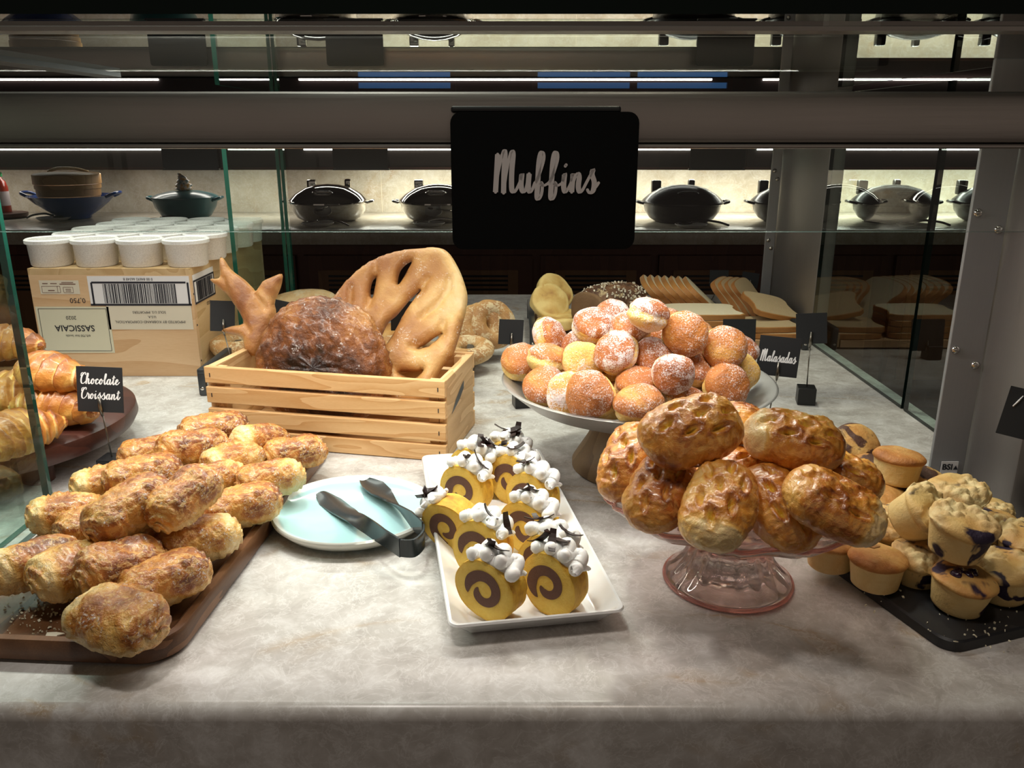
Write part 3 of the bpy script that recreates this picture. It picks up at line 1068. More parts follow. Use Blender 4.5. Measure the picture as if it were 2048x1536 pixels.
def decal(parent, name, x, z, w, h, mat, y=-.0006, th_=.0006):
    return link(name, MB().box((0, 0, 0), (w, th_, h)).mesh(name, mat, False), parent, (x, y, z))


def print_text(parent, txt, x, z, size, mat='ink', y=-.0016, flip=True, off=0.0):
    # printed upside down, as the crate stands on its head
    return link('print', text_mesh(txt, size, mat, offset=off), parent, (x, y, z), (PI / 2, PI if flip else 0, 0))


def bx(px):     # pixel column/row on the crate's front face to local coordinates
    return PY(px, 640, BYF).x - (BXL + BXR) / 2


lab1 = decal(wb, 'cream_label', -.079, .092, .138, .090, 'label_cream')
for (x, z, w, h) in ((0, .041, .128, .0008), (0, -.041, .128, .0008), (-.064, 0, .0008, .082), (.064, 0, .0008, .082)):
    link('border_line', MB().box((x, -.0006, z), (w, .0003, h)).mesh('border_line', 'ink', False), lab1)
print_text(lab1, 'SASSICAIA', 0, .004, .0165, 'ink', -.0010, True, .0002)
print_text(lab1, '2020', -.004, .024, .0100, 'ink', -.0010)
print_text(lab1, '6/0,750 liter bottle', .004, -.011, .0062, 'ink', -.0010)
lab2 = decal(wb, 'barcode_label', .053, .167, .190, .056, 'label_white')
br = random.Random(5)
for (x, z, w, h) in ((0, .016, .176, .0035), (0, -.0262, .190, .0038), (-.0885, -.005, .0035, .042), (.0915, -.005, .0035, .042)):
    link('border_line', MB().box((x, -.0006, z), (w, .0003, h)).mesh('border_line', 'ink', False), lab2)


def barcode(x0, x1, h, seed):
    g = random.Random(seed)
    m = MB()
    x = x0
    while x < x1:
        w = g.choice((.0008, .0008, .0016, .0024))
        m.box((x + w / 2, -.0006, 0), (w, .0003, h))
        x += w + g.choice((.0008, .0008, .0016))
    return m.mesh('barcode', 'ink', False)


bc = link('barcode', barcode(-.068, .068, .037, 3), lab2, (0, 0, -.005))
bc['kind'] = 'stuff'
print_text(lab2, '0 00 84692 66548 8', 0, .0225, .0068, 'ink', -.0010)
lab3 = decal(wb, 'importer_label', .066, .116, .160, .046, 'label_pale')
print_text(lab3, 'IMPORTED BY KOBRAND CORPORATION,', .0, -.008, .0070, 'ink', -.0010)
print_text(lab3, 'U.S.A.', .004, .0015, .0066, 'ink', -.0010)
print_text(lab3, 'SOLE U.S. IMPORTERS', .0, .0105, .0066, 'ink', -.0010)
print_text(wb, '0,750', -.066, .149, .0135, 'ink', -.0008)
st_ = decal(wb, 'paper_stamp', -.096, .174, .074, .026, 'label_pale')
m = MB()
for (x, z, w, h) in ((-.016, .002, .034, .0006), (-.016, -.010, .034, .0006), (-.033, -.004, .0006, .0125), (.001, -.004, .0006, .0125), (-.004, -.004, .0006, .0125),
                     (.016, .000, .018, .0006), (.016, -.010, .018, .0006), (.007, -.005, .0006, .010), (.025, -.005, .0006, .010), (.016, .006, .030, .0016), (.016, .009, .022, .0012),
                     (-.026, .007, .010, .0014), (-.010, .007, .012, .0014), (-.016, -.006, .012, .0016), (.016, -.004, .010, .0010), (.016, -.007, .010, .0010)):
    m.box((x, -.0006, z), (w, .0003, h))
link('print', m.mesh('print', 'ink_brown', False), st_)
# the same barcode label turns the corner
lab4 = link('barcode_label', MB().box((0, 0, 0), (.11, .0006, .056)).mesh('barcode_label', 'label_white', False), wb, (BW / 2 + .0006, .062, .167), (0, 0, PI / 2))
for (x, z, w, h) in ((0, .016, .11, .0035), (0, -.0262, .11, .0038), (-.053, -.005, .0035, .042), (.053, -.005, .0035, .042)):
    link('border_line', MB().box((x, -.0006, z), (w, .0003, h)).mesh('border_line', 'ink', False), lab4)
bc2 = link('barcode', barcode(-.040, .045, .037, 8), lab4, (0, 0, -.005))
bc2['kind'] = 'stuff'
link('print', text_mesh('2020', .010, 'ink'), wb, (BW / 2 + .0009, .075, .130), (PI / 2, PI, PI / 2))

ram = MB().lathe([(.0001, .0), (.034, .0), (.0365, .003), (.0385, .040), (.0425, .043), (.0425, .049), (.040, .051), (.0365, .049), (.0345, .012), (.0001, .010)], 44).mesh('ramekin', 'stoneware', True, 50)
g = random.Random(11)
nrow = 0
for row in range(5):
    for c_ in range(4):
        x = BXL + .026 + c_ * .0862 + (row % 2) * .006 + g.uniform(-.0008, .0008)
        y = BYF + .042 + row * .0885 + g.uniform(-.0008, .0008)
        if x > BXR + .006:
            continue
        rw = ('front row above the printed face', 'second row', 'third row', 'fourth row', 'last row')[row]
        cw_ = ('farthest from the bread crate', 'third from the bread crate', 'second from the bread crate', 'nearest the bread crate')[c_]
        tag(link('ramekin', ram, None, (x, y, CT + BH + .0005), (0, 0, g.uniform(0, 6))),
            'stoneware ramekin, %s, %s' % (rw, cw_), 'ramekin', 'ramekins on the wine crate')

# ================================================================== slatted crate
A = PZ(424, 886, 0)
B = PZ(893, 925, 0)
cl = (B - A).length
cang = math.atan2(B.y - A.y, B.x - A.x)
crt = thing('bread_crate', 'small slatted pine crate holding large decorative breads', 'crate', (A.x, A.y, CT), (0, 0, cang))
CW, CDp, CHt = cl, .165, .121
for y0, nm in ((0, 'slat'), (CDp - .009, 'slat')):
    for z0, z1 in ((.001, .025), (.031, .056), (.065, .090), (.096, .121)):
        sl = link(nm, slab('slat', 0, CW, y0, y0 + .009, z0, z1, 'pine', .0012), crt)
        if y0 == 0:
            for xx in (.009, CW - .010):
                link('staple', MB().box((xx, -.0003, (z0 + z1) / 2), (.0012, .0006, .006), 0, Matrix.Identity(4)).mesh('staple', 'ink', False), sl)
for x0 in (0.0, CW - .012):
    link('end_panel', slab('end_panel', x0, x0 + .012, .0095, CDp - .0095, .001, CHt - .001, 'pine_v', .001), crt)
for x0 in (.0125, CW - .0265):
    for y0 in (.0095, CDp - .0235):
        link('corner_post', slab('corner_post', x0, x0 + .014, y0, y0 + .014, .001, CHt - .003, 'pine_v'), crt)
link('bottom', slab('bottom', .0125, CW - .0125, .0095, CDp - .0095, .004, .010, 'pine'), crt)
hm = MB()
hm.add([(0, .03, .062), (0, .055, .078), (0, .085, .090), (0, .10, .094), (0, .098, .082), (0, .075, .072), (0, .05, .066)], [tuple(range(7))])
link('handle_mark', hm.mesh('handle_mark', 'tray_grey', False), crt, (CW + .0004, 0, 0))


def cpt(x, y, z):
    c, s = math.cos(cang), math.sin(cang)
    return Vector((A.x + c * x - s * y, A.y + s * x + c * y, CT + z))


# round dark loaf leaning in the crate
def loaf_fn(t_, a):
    # poles along local y (thickness), disc in local x,z
    rr = math.sqrt(max(0, 1 - abs(t_) ** 2.6)) if abs(t_) < 1 else 0
    rr = (1 - abs(t_) ** 3.0) ** .42 if abs(t_) < 1 else 0
    x, z = .104 * rr * math.cos(a), .104 * rr * math.sin(a)
    y = .036 * t_
    q = (x + 3, y, z)
    n = nz(q, 60, 4) * .0035 + nz(q, 22, 2) * .004
    d = Vector((x, y * 1.5, z))
    d = d.normalized() if d.length > 0 else Vector((0, math.copysign(1, t_), 0))
    rim = math.hypot(x, z) / .104
    # ridged crust: stretched wrinkles running around the face
    wr = (nz((x * 1.2 + 9, y, z * 3.2), 70, 3) * .0035 + nz((x * 1.5 + 5, y, z * 3.0), 130, 2) * .0028) * (1 - .4 * rim)
    tv = .62 - .30 * max(0, (rim - .62)) / .38 + nz(q, 16, 2) * .35 - .05 * z / .1 + wr * 60
    if y < 0:
        tv += .45 * math.exp(-((x + .02) ** 2 + (z + .02) ** 2) / .0016)
    return Vector((x, y, z)) + d * (n + wr), {'toast': min(1, max(0, tv))}


lp = cpt(.158, .070, .1135)
tag(link('round_loaf', blob(loaf_fn, 90, 110).mesh('round_loaf', 'dark_loaf', True), None, lp, (R(-8), R(10), cang)),
    'big round dark crusted loaf standing on edge in the slatted crate', 'bread')

# fougasse: leaf shaped flat bread with slits
fo_px = [(1120, 800), (1113, 730), (1095, 715), (1040, 660), (960, 620), (880, 560), (832, 490), (858, 420), (900, 360), (950, 300), (1050, 212), (1150, 160), (1270, 125), (1400, 110), (1500, 108), (1560, 140),
         (1612, 220), (1650, 310), (1672, 400), (1664, 480), (1642, 570), (1620, 650), (1588, 745), (1545, 800), (1502, 860), (1480, 930), (1470, 1010), (1400, 1040), (1300, 1045), (1200, 1000), (1140, 900)]
fo_h = [[(1335, 193), (1295, 215), (1262, 262), (1253, 328), (1283, 292), (1312, 240)],
        [(1122, 288), (1097, 318), (1087, 380), (1098, 408), (1113, 350)],
        [(1388, 368), (1330, 418), (1285, 470), (1242, 520), (1195, 560), (1160, 630), (1128, 705), (1150, 725), (1205, 655), (1238, 600), (1275, 530), (1325, 450)],
        [(1378, 712), (1430, 702), (1478, 668), (1520, 625), (1470, 652), (1420, 690)],
        [(1262, 858), (1305, 884), (1350, 895), (1405, 850), (1340, 858)]]
fo_g = [[(1570, 310), (1560, 380), (1500, 460), (1400, 540)], [(978, 355), (972, 450), (968, 560)], [(1120, 288), (1130, 200)], [(1098, 408), (1080, 470)], [(1388, 368), (1440, 300)],
        [(1330, 716), (1378, 712)], [(1200, 830), (1205, 834)], [(1520, 625), (1530, 570)]]
c0 = cpt(.30, .055, .02)
fn_ = Vector((-.12, -1, .62)).normalized()     # the bread's face looks up and out at the front
ux = fn_.cross(Vector((0, 0, 1))).normalized() * -1
ux = Vector((1, -.12, 0)).normalized()
ux = (ux - fn_ * ux.dot(fn_)).normalized()
uy = fn_.cross(ux) * 1.0
if uy.z < 0:
    uy = -uy
fz = ux.cross(uy)


def fo(p):
    w_ = PP(380 + p[0] * .332, 460 + p[1] * .332, c0, fn_) - c0
    return (w_.dot(ux), w_.dot(uy))


fo_out = [(v.x, v.y) for v in catmull([(*fo(p), 0) for p in fo_px], 4, True)]
fo_holes = [[(v.x, v.y) for v in catmull([(*fo(p), 0) for p in h], 3, True)] for h in fo_h]
fo_gr = [[fo(p) for p in g_] for g_ in fo_g]
fm = puffy(fo_out, fo_holes, .0135, .017, .0048, fo_gr, .0045, .6,
           lambda p, d, g_, q: .62 + .45 * nz(q, 16, 2) + .22 * math.exp(-d / .006) - .32 * (1 - g_) - (p[0] + .02) * 2.4, 4)
fob = link('fougasse', fm.mesh('fougasse', 'fougasse', True))
fob.matrix_world = Matrix((( ux.x, uy.x, fz.x, c0.x), (ux.y, uy.y, fz.y, c0.y), (ux.z, uy.z, fz.z, c0.z), (0, 0, 0, 1)))
tag(fob, 'large golden leaf shaped flat bread with open slits leaning in the crate', 'bread')

# epi style bread with pointed ears
ep_px = [(180, 168), (205, 175), (250, 240), (330, 300), (380, 350), (400, 365), (440, 310), (490, 285), (555, 265), (552, 330), (530, 390), (510, 440), (520, 500), (500, 580), (460, 680), (400, 760), (330, 720),
         (318, 660), (290, 640), (190, 608), (250, 580), (320, 562), (300, 500), (260, 440), (215, 380), (120, 300), (175, 290), (178, 230)]
c1 = cpt(.085, .105, .05)
n1 = Vector((.05, -1, .42)).normalized()
u1 = Vector((1, 0, 0))
u1 = (u1 - n1 * u1.dot(n1)).normalized()
v1 = n1.cross(u1)
v1 = v1 if v1.z > 0 else -v1
z1_ = u1.cross(v1)


def ep(p):
    w_ = PP(380 + p[0] * .332, 460 + p[1] * .332, c1, n1) - c1
    return (w_.dot(u1), w_.dot(v1))


ep_out = [(v.x, v.y) for v in catmull([(*ep(p), 0) for p in ep_px], 3, True)]
em = puffy(ep_out, [], .016, .018, .0042, [[ep((380, 380)), ep((470, 480))], [ep((330, 560)), ep((370, 620))], [ep((215, 300)), ep((230, 380))]], .004, .4,
           lambda p, d, g_, q: .5 + .35 * nz(q, 30, 2) - .25 * math.exp(-d / .005) - .3 * (1 - g_), 6, .002)
epo = link('epi_bread', em.mesh('epi_bread', 'epi', True))
epo.matrix_world = Matrix(((u1.x, v1.x, z1_.x, c1.x), (u1.y, v1.y, z1_.y, c1.y), (u1.z, v1.z, z1_.z, c1.z), (0, 0, 0, 1)))
tag(epo, 'brown pointed wheat stalk bread standing behind the round dark loaf', 'bread')


# ================================================================== rail trays with bread
def rail_tray(name, label, x0, x1, y0, y1):
    o = thing(name, label, 'tray', ((x0 + x1) / 2, y0, CT))
    w, d = x1 - x0, y1 - y0
    for s in (-1, 1):
        mb = MB()
        xo = s * w / 2
        xi = xo - s * .014
        a, b = sorted((xo, xi))
        mb.box(((a + b) / 2, d / 2, .044), (.014, d, .012), 0, None, .003)
        mb.box(((a + b) / 2, .006, .0225), (.014, .012, .044), 0, None, .003)
        mb.box(((a + b) / 2, d - .006, .0225), (.014, .012, .044), 0, None, .003)
        link('side_rail', mb.mesh('side_rail', 'tray_grey', True, 40), o)
        link('rail_screw', MB().lathe([(.0001, .001), (.003, .0006), (.0034, 0)], 12).mesh('rail_screw', 'chrome', True), o, ((a + b) / 2, -.0002, .014), (PI / 2, 0, 0))
        link('side_board', slab('side_board', min(xi, xi - s * .008), max(xi, xi - s * .008), .012, d - .012, .004, .034, 'box_wood_y'), o)
    link('board', slab('board', -w / 2 + .024, w / 2 - .024, .01, d - .01, .004, .020, 'box_wood'), o)
    return o


rail_tray('bread_tray', 'wood tray with grey metal rails behind the slatted crate', -.560, -.075, 1.405, 1.74)
rail_tray('bread_tray', 'wood tray with grey metal rails holding sliced sandwich loaves', .038, .640, 1.725, 2.045)


def bagel_mesh(seed, R0=.034, r0=.019, sq=.85):
    V, Fc, at = [], [], []
    n, k = 36, 18
    for i in range(n):
        a = 2 * PI * i / n
        for j in range(k):
            b = 2 * PI * j / k
            x, y, z = (R0 + r0 * math.cos(b)) * math.cos(a), (R0 + r0 * math.cos(b)) * math.sin(a), r0 * sq * math.sin(b)
            q = (x + seed, y, z)
            s = 1 + nz(q, 40, 2) * .05
            V.append((x * s, y * s, z * s))
            at.append(.35 + .4 * z / r0 + .3 * nz(q, 20, 2))
    for i in range(n):
        for j in range(k):
            Fc.append((i * k + j, ((i + 1) % n) * k + j, ((i + 1) % n) * k + (j + 1) % k, i * k + (j + 1) % k))
    m = MB()
    m.add(V, Fc)
    m.at = {'toast': at}
    return m


bag = [bagel_mesh(s).mesh('bagel', mt, True) for s, mt in ((1, 'bagel'), (2, 'seeded'), (3, 'seeded'))]
# px, py, z, mesh, tilt x, rot z, label
for (px, py, z, k, tx, rz, lab) in (
        (985, 648, .075, 1, 62, 30, 'seeded bagel leaning outermost in the row beside the tray rail'),
        (962, 655, .070, 2, 60, 25, 'seeded bagel leaning second in the row beside the tray rail'),
        (935, 700, .042, 1, 10, 0, 'seeded bagel lying flat near the crate corner'),
        (925, 660, .066, 0, 58, 25, 'smooth brown bagel behind the flat bread edge'),
        (812, 668, .050, 0, 15, 0, 'dark bagel seen through the long slit of the flat bread'),
        (790, 700, .046, 2, 10, 0, 'pale bagel low behind the long slit of the flat bread'),
        (700, 640, .060, 1, 40, 10, 'seeded bagel behind the left edge of the flat bread'),
        (474, 688, .045, 1, 6, 0, 'seeded bagel at the left rail of the tray')):
    p = PZ(px, py, z)
    tag(link('bagel', bag[k], None, p, (R(tx), 0, R(rz))), lab, 'bagel', 'bagels on the rail tray')


def flat_fn(L, W, H, seed, tb=.25):
    def f(t_, a):
        rr = (1 - abs(t_) ** 2.4) ** .5 if abs(t_) < 1 else 0
        x, y, z = L / 2 * t_, W / 2 * rr * spow(math.cos(a), .9), H / 2 * rr * spow(math.sin(a), .9)
        q = (x + seed * 2.3, y, z)
        n = nz(q, 35, 3) * .003
        return Vector((x, y, z * (1 + n * 60))), {'toast': min(1, max(0, tb + .3 * nz(q, 22, 3) + .15 * z / H))}
    return f


p = PZ(600, 612, .085)
tag(link('sesame_bread', blob(flat_fn(.17, .10, .035, 3, .15), 36, 28).mesh('sesame_bread', 'seeded', True), None, p, (R(30), R(-6), R(4))),
    'long pale sesame flat bread lying behind the round dark loaf', 'bread')
p = PZ(660, 640, .05)
tag(link('sesame_bread', blob(flat_fn(.17, .10, .035, 9, .2), 36, 28).mesh('sesame_bread', 'seeded', True), None, p, (R(6), 0, R(-8))),
    'long sesame flat bread lying flat under the leaning one', 'bread')


# english muffins
def em_fn(seed):
    def f(t_, a):
        # poles along z
        rr = (1 - abs(t_) ** 6) ** .35 if abs(t_) < 1 else 0
        x, y, z = .046 * rr * math.cos(a), .046 * rr * math.sin(a), .0145 * t_
        q = (x + seed, y, z)
        k = 1 + nz(q, 30, 2) * .05
        edge = math.hypot(x, y) / .046
        return Vector((x * k, y * k, z * (1 + nz(q, 30, 2) * .25))), {'toast': min(1, max(0, .10 + .62 * (abs(t_) > .80) * (edge < .84) * (.5 + nz(q, 25, 2)) + .12 * nz(q, 40)))}
    return f


emm = [blob(em_fn(s), 26, 36).mesh('english_muffin', 'emuffin', True) for s in (1.0, 5.0)]
for (px, py, z, k, rx, ry, lab) in (
        (1112, 648, .040, 0, -6, 4, 'english muffin lying flat at the bottom of the stack by the left rail'),
        (1128, 640, .040, 1, 4, -6, 'english muffin lying flat beside the seeded dark loaf'),
        (1100, 605, .075, 1, 48, 0, 'yellow english muffin leaning in front of another on the tray'),
        (1108, 585, .092, 0, 52, 10, 'yellow english muffin leaning topmost beside the seeded dark loaf')):
    p = PZ(px, py, z)
    tag(link('english_muffin', emm[k], None, p, (R(rx), R(ry), R(px % 40))), lab, 'muffin', 'english muffins on the rail tray')

# seeded dark loaf (cut end at the front)
def rye_fn(t_, a):
    rr = (1 - abs(t_) ** 5) ** .4 if abs(t_) < 1 else 0
    x = .050 * rr * spow(math.cos(a), .8)
    z = .048 * rr * spow(math.sin(a), .75)
    y = .075 * t_
    q = (x, y + 4, z)
    n = nz(q, 70, 4) * .004 + nz(q, 200, 2) * .0015
    d = Vector((math.cos(a), 0, math.sin(a)))
    return Vector((x, y, z)) + d * n, {'toast': min(1, max(0, .55 + .5 * nz(q, 40, 3)))}


p = PZ(1225, 612, .078)
ry = thing('seeded_loaf', 'dark brown loaf crusted with seeds beside the white sliced bread', 'bread', p, (0, 0, R(-48)))
ry.scale = (1.12, 1.12, 1.0)
link('crust', blob(rye_fn, 50, 48).mesh('crust', 'rye', True), ry)
link('cut_face', blob(lambda t_, a: (Vector((.043 * (1 - abs(t_) ** 6 if abs(t_) < 1 else 0) ** .4 * spow(math.cos(a), .8), -.0715 + .006 * t_, .041 * (1 - abs(t_) ** 6 if abs(t_) < 1 else 0) ** .4 * spow(math.sin(a), .75))), {'toast': .5}), 10, 32).mesh('cut_face', 'crumb_dark', True), ry)
gs = random.Random(3)
sd = MB()
for i in range(140):
    a = R(gs.uniform(10, 170))
    y = gs.uniform(-.066, .066)
    rr = (1 - abs(y / .075) ** 5) ** .4
    c_ = Vector((.0515 * rr * spow(math.cos(a), .8), y, .0495 * rr * spow(math.sin(a), .75)))
    mt = Matrix.Translation(c_) @ Euler((gs.uniform(0, 6), gs.uniform(0, 6), gs.uniform(0, 6))).to_matrix().to_4x4()
    sd.box((0, 0, 0), (.006, .003, .0012), 0, mt)
so = link('seeds', sd.mesh('seeds', 'label_pale', False), ry)
so['kind'] = 'stuff'


# sandwich slices: crust ring and two crumb faces
def slice_parts(w, h, th_, crumb):
    pts = []
    for (x, y) in [(-.5, 0), (.5, 0), (.5, .35), (.50, .62), (.54, .78), (.48, .94), (.3, 1.0), (0, 1.02), (-.3, 1.0), (-.48, .94), (-.54, .78), (-.50, .62), (-.5, .35)]:
        pts.append((x * w, y * h, 0))
    po = catmull(pts, 3, True)
    cen = Vector((0, h / 2, 0))
    outer = [(v.x, v.y) for v in po]
    inner = [(v.x, v.y) for v in [cen + (q - cen) * .965 for q in po]]
    cr = MB()
    n = len(outer)
    for z0, z1 in ((0, th_),):
        cr.loops([[(x, y, z0) for x, y in inner], [(x, y, z0 + .001) for x, y in outer], [(x, y, z1 - .001) for x, y in outer], [(x, y, z1) for x, y in inner]], cap0=False, cap1=False)
    cr.at = {'toast': [.68 + .25 * nz((v[0] * 5, v[1] * 5, w), 3) for v in cr.v]}
    cb = MB().prism(inner, -.0003, th_ + .0003)
    cb.at = {'toast': [.3] * len(cb.v)}
    return cr.mesh('crust', 'toast_crust', True, 50), cb.mesh('crumb', crumb, False)


def put_slice(parts, loc, rot, label, group):
    o = thing('bread_slice', label, 'bread', loc, rot, group)
    link('crust', parts[0], o)
    link('crumb', parts[1], o)
    return o


white = slice_parts(.150, .122, .0125, 'crumb_white')
wheat = slice_parts(.105, .108, .0125, 'crumb_wheat')
base_z = CT + .0205


def lean(beta, rz):
    """slice standing on its bottom edge, leaning over to the left, face up and to the right"""
    b_ = R(beta)
    m = Matrix(((0, -math.cos(b_), math.sin(b_)), (1, 0, 0), (0, math.sin(b_), math.cos(b_))))
    return (Matrix.Rotation(R(rz), 3, 'Z') @ m).to_euler()


# shingled white loaf, its crust towards the counter front
for i in range(7):
    put_slice(white, (.392 + i * .0182, 1.955 + (i % 2) * .002, base_z + .001), lean(46 - i * .6, -6), 'white sandwich slice, %s from the seeded loaf in the shingled loaf' % ('first', 'second', 'third', 'fourth', 'fifth', 'sixth')[i] if i < 6 else 'white sandwich slice lying outermost on the shingled loaf, its crumb showing',
              'slices of the shingled white loaf' if i < 6 else None)
for i in range(4):
    put_slice(white, (.418 + (i % 2) * .004, 1.748 + i * .001, base_z + .0005 + i * .0133), (R(0), 0, R(-4 + (i % 2) * 3)), 'white sandwich slice lying %s in the flat pile' % ('lowest', 'second from the bottom', 'third from the bottom')[i] if i < 3 else 'white sandwich slice lying topmost on the flat pile',
              'slices in the flat pile' if i < 3 else None)
for i in range(4):
    put_slice(wheat, (.555 + i * .0172, 1.960, base_z + .001), lean(50 - i, -32), 'brown wheat slice leaning %s from the white loaf in the short wheat loaf' % ('first', 'second', 'third', 'fourth')[i], 'slices of the wheat loaf')
put_slice(wheat, (.600, 1.815, base_z + .0275), (R(16), R(12), R(14)), 'brown wheat slice lying tilted in front of the wheat loaf', None)
put_slice(wheat, (.580, 1.742, base_z + .0005), (0, 0, R(-3)), 'brown wheat slice lying flat at the right end of the tray', None)
put_slice(wheat, (.576, 1.748, base_z + .0138), (0, 0, R(4)), 'brown wheat slice lying on another at the right end of the tray', None)


# ================================================================== price card holders
def holder(label, card_c, cw, ch, base, rz=0, roll=0, words=None, pitch=-8, block=True, blk=.030, wire_top=None):
    """card_c, base: world points"""
    o = thing('sign_holder', label, 'sign', (base.x, base.y, CT))
    top = Vector((card_c.x, card_c.y, card_c.z))
    if block:
        link('block', MB().box((0, 0, blk / 2 + .0003), (blk, blk, blk), 0, None, .0015).mesh('block', 'black_block', False), o, (0, 0, 0), (0, 0, R(rz)))
    loc = top - Vector((base.x, base.y, CT))
    fwd = Matrix.Rotation(R(rz), 3, 'Z') @ Vector((0, -1, 0))
    clip = loc + Vector((0, 0, -ch * .40)) + fwd * .003
    link('wire', MB().tube([(0, 0, blk if block else .0003), clip + Vector((0, 0, -.008))], .0011, 8).mesh('wire', 'wire', True), o)
    link('clip', MB().tube([clip + Vector((0, 0, -.012)), clip + fwd * .002 + Vector((0, 0, -.002)), clip + fwd * .003 + Vector((.0, 0, .016))], [.0016, .0032, .0018], 8).mesh('clip', 'wire', True), o)
    cd = link('card', card_mesh(cw, ch, .0012, .0006, 'black_card'), o, loc, (PI / 2 + R(pitch), R(roll), R(rz)))
    if words:
        y0 = {1: -.2, 2: .12}[len(words)] * ch
        for i, wd in enumerate(words):
            link('lettering', script_mesh(wd, ch * (.115 if len(words) > 1 else .135), cw * .86, ch * .034, 'white_ink', .14), cd, (0, y0 - i * ch * .33 + (.06 * ch if len(words) == 1 else 0), .0008))
    return o


b = Vector((-.545, 1.045, 0))
holder('small black card reading Chocolate Croissant on a wire stand by the wooden board', PY(200, 779, 1.04), .062, .0605, b, -3, 1.5, ('Chocolate', 'Croissant'))
b = PZ(1530, 885, 0)
holder('small black card reading Malasadas on a wire stand behind the metal dish', PY(1557, 713, b.y), .0595, .0585, b, -8, 4, ('Malasadas',))
b = PZ(1610, 806, 0)
holder('blank black card on a cube stand near the right side pane', PY(1623, 657, b.y), .050, .052, b, -12, -5)
b = PZ(1044, 812, 0)
holder('blank black card on a cube stand beside the metal dish', PY(1022, 664, b.y), .042, .042, b, 12, 5)
b = Vector((-.478, 1.385, 0))
holder('blank black card on a wire clip in front of the wine crate', PY(445, 632, 1.38), .040, .052, b, 20, 6, block=False)
b = Vector((-.37, 1.385, 0))
holder('blank black card peeking over the round dark loaf', PY(572, 628, 1.38), .042, .042, b, 8, 14, block=False)
b = Vector((-.17, 1.385, 0))
holder('blank black card seen through the slit of the flat bread', PY(806, 632, 1.38), .042, .050, b, 0, 0, block=False)
b = PZ(1352, 745, 0)
holder('blank black card beside the flat pile of white slices', PY(1352, 650, 1.70), .048, .036, Vector((.330, 1.70, 0)), 0, 0, block=False)
holder('blank black card in front of the wheat slices', PY(1478, 670, 1.66), .068, .066, Vector((.455, 1.66, 0)), 0, 0)
holder('blank black card standing behind the white loaf', PY(1438, 556, 2.10), .048, .040, Vector((.512, 2.10, 0)), 0, 0)
holder('blank black card standing behind the wheat loaf', PY(1500, 560, 2.10), .044, .038, Vector((.590, 2.10, 0)), 0, 8)
edge_sign = holder('black card with a stroke of white lettering beyond the wide post', PY(2062, 832, .872), .056, .056, Vector((.632, .872, 0)), -25, 8)

cd_ = [c for c in edge_sign.children if c.name.startswith('card')][0]
mk = MB().tube([(-.020, .006, .0009), (-.0165, .013, .0009), (-.0135, .020, .0009)], [.0007, .0010, .0006], 6)
link('lettering', mk.mesh('lettering', 'white_ink', True), cd_)

# ================================================================== wooden board with chocolate croissants
brd_r = PZ(650, 908, 0)
brd_f = PZ(330, 1332, 0)
bang = math.atan2(brd_r.y - brd_f.y, brd_r.x - brd_f.x) - PI / 2
BLX, BLY = .245, .515
cx = Vector((brd_f.x, PZ(300, 1332, 0).y + .001, 0))
_c, _s = math.cos(bang), math.sin(bang)
bo = Vector((-.300, .622, 0))           # front right corner of the board
bcen = bo + Vector((_c * -BLX / 2 - _s * BLY / 2, _s * -BLX / 2 + _c * BLY / 2, 0))
board = tag(link('serving_board', None), 'long dark acacia wood board with raised rim under the chocolate croissants', 'board')
board.location = (bcen.x, bcen.y, CT)
board.rotation_euler = (0, 0, bang)


def rloop(inset, z, r0=.036):
    return [(x, y, z) for x, y in rrect(BLX - 2 * inset, BLY - 2 * inset, max(r0 - inset, .006), 8)]


mb = MB()
mb.loops([rloop(.004, .0005), rloop(0, .004), rloop(0, .020), rloop(.002, .023), rloop(.009, .023), rloop(.013, .020), rloop(.018, .013)])
link('rim_and_base', mb.mesh('board', 'acacia', True, 35), board)


def relax(items, iters=80, floor=None, k_lat=.5):
    """items: dicts with pos (Vector), offs (list of Vector, world), r; eases piled things apart, mostly in depth"""
    eye = Vector((0, 0, HC))
    n = len(items)
    for _ in range(iters):
        for i in range(n):
            for j in range(i + 1, n):
                A_, B_ = items[i], items[j]
                if (A_['pos'] - B_['pos']).length > A_['reach'] + B_['reach']:
                    continue
                worst, dv = 0, None
                for oa in A_['offs']:
                    for ob in B_['offs']:
                        d = (A_['pos'] + oa) - (B_['pos'] + ob)
                        pen = A_['r'] + B_['r'] - d.length
                        if pen > worst:
                            worst, dv = pen, d
                if dv is None:
                    continue
                dn = dv.normalized() if dv.length > 1e-6 else Vector((0, 0, 1))
                v = (A_['pos'] - eye).normalized()
                al = v * dn.dot(v)
                mv = (al * 1.2 + (dn - al) * k_lat) * worst * .3
                A_['pos'] += mv
                B_['pos'] -= mv
        if floor:
            for A_ in items:
                for o_ in A_['offs']:
                    q = A_['pos'] + o_
                    z = CT + floor(q) + A_['r'] * .96
                    if q.z < z:
                        A_['pos'].z += z - q.z
    return items


def spheres(rot, s, locs, r):
    m = (rot if isinstance(rot, Euler) else Euler(rot)).to_matrix()
    offs = [m @ (Vector(l) * s) for l in locs]
    return {'offs': offs, 'r': r * s, 'reach': max(o.length for o in offs) + r * s}


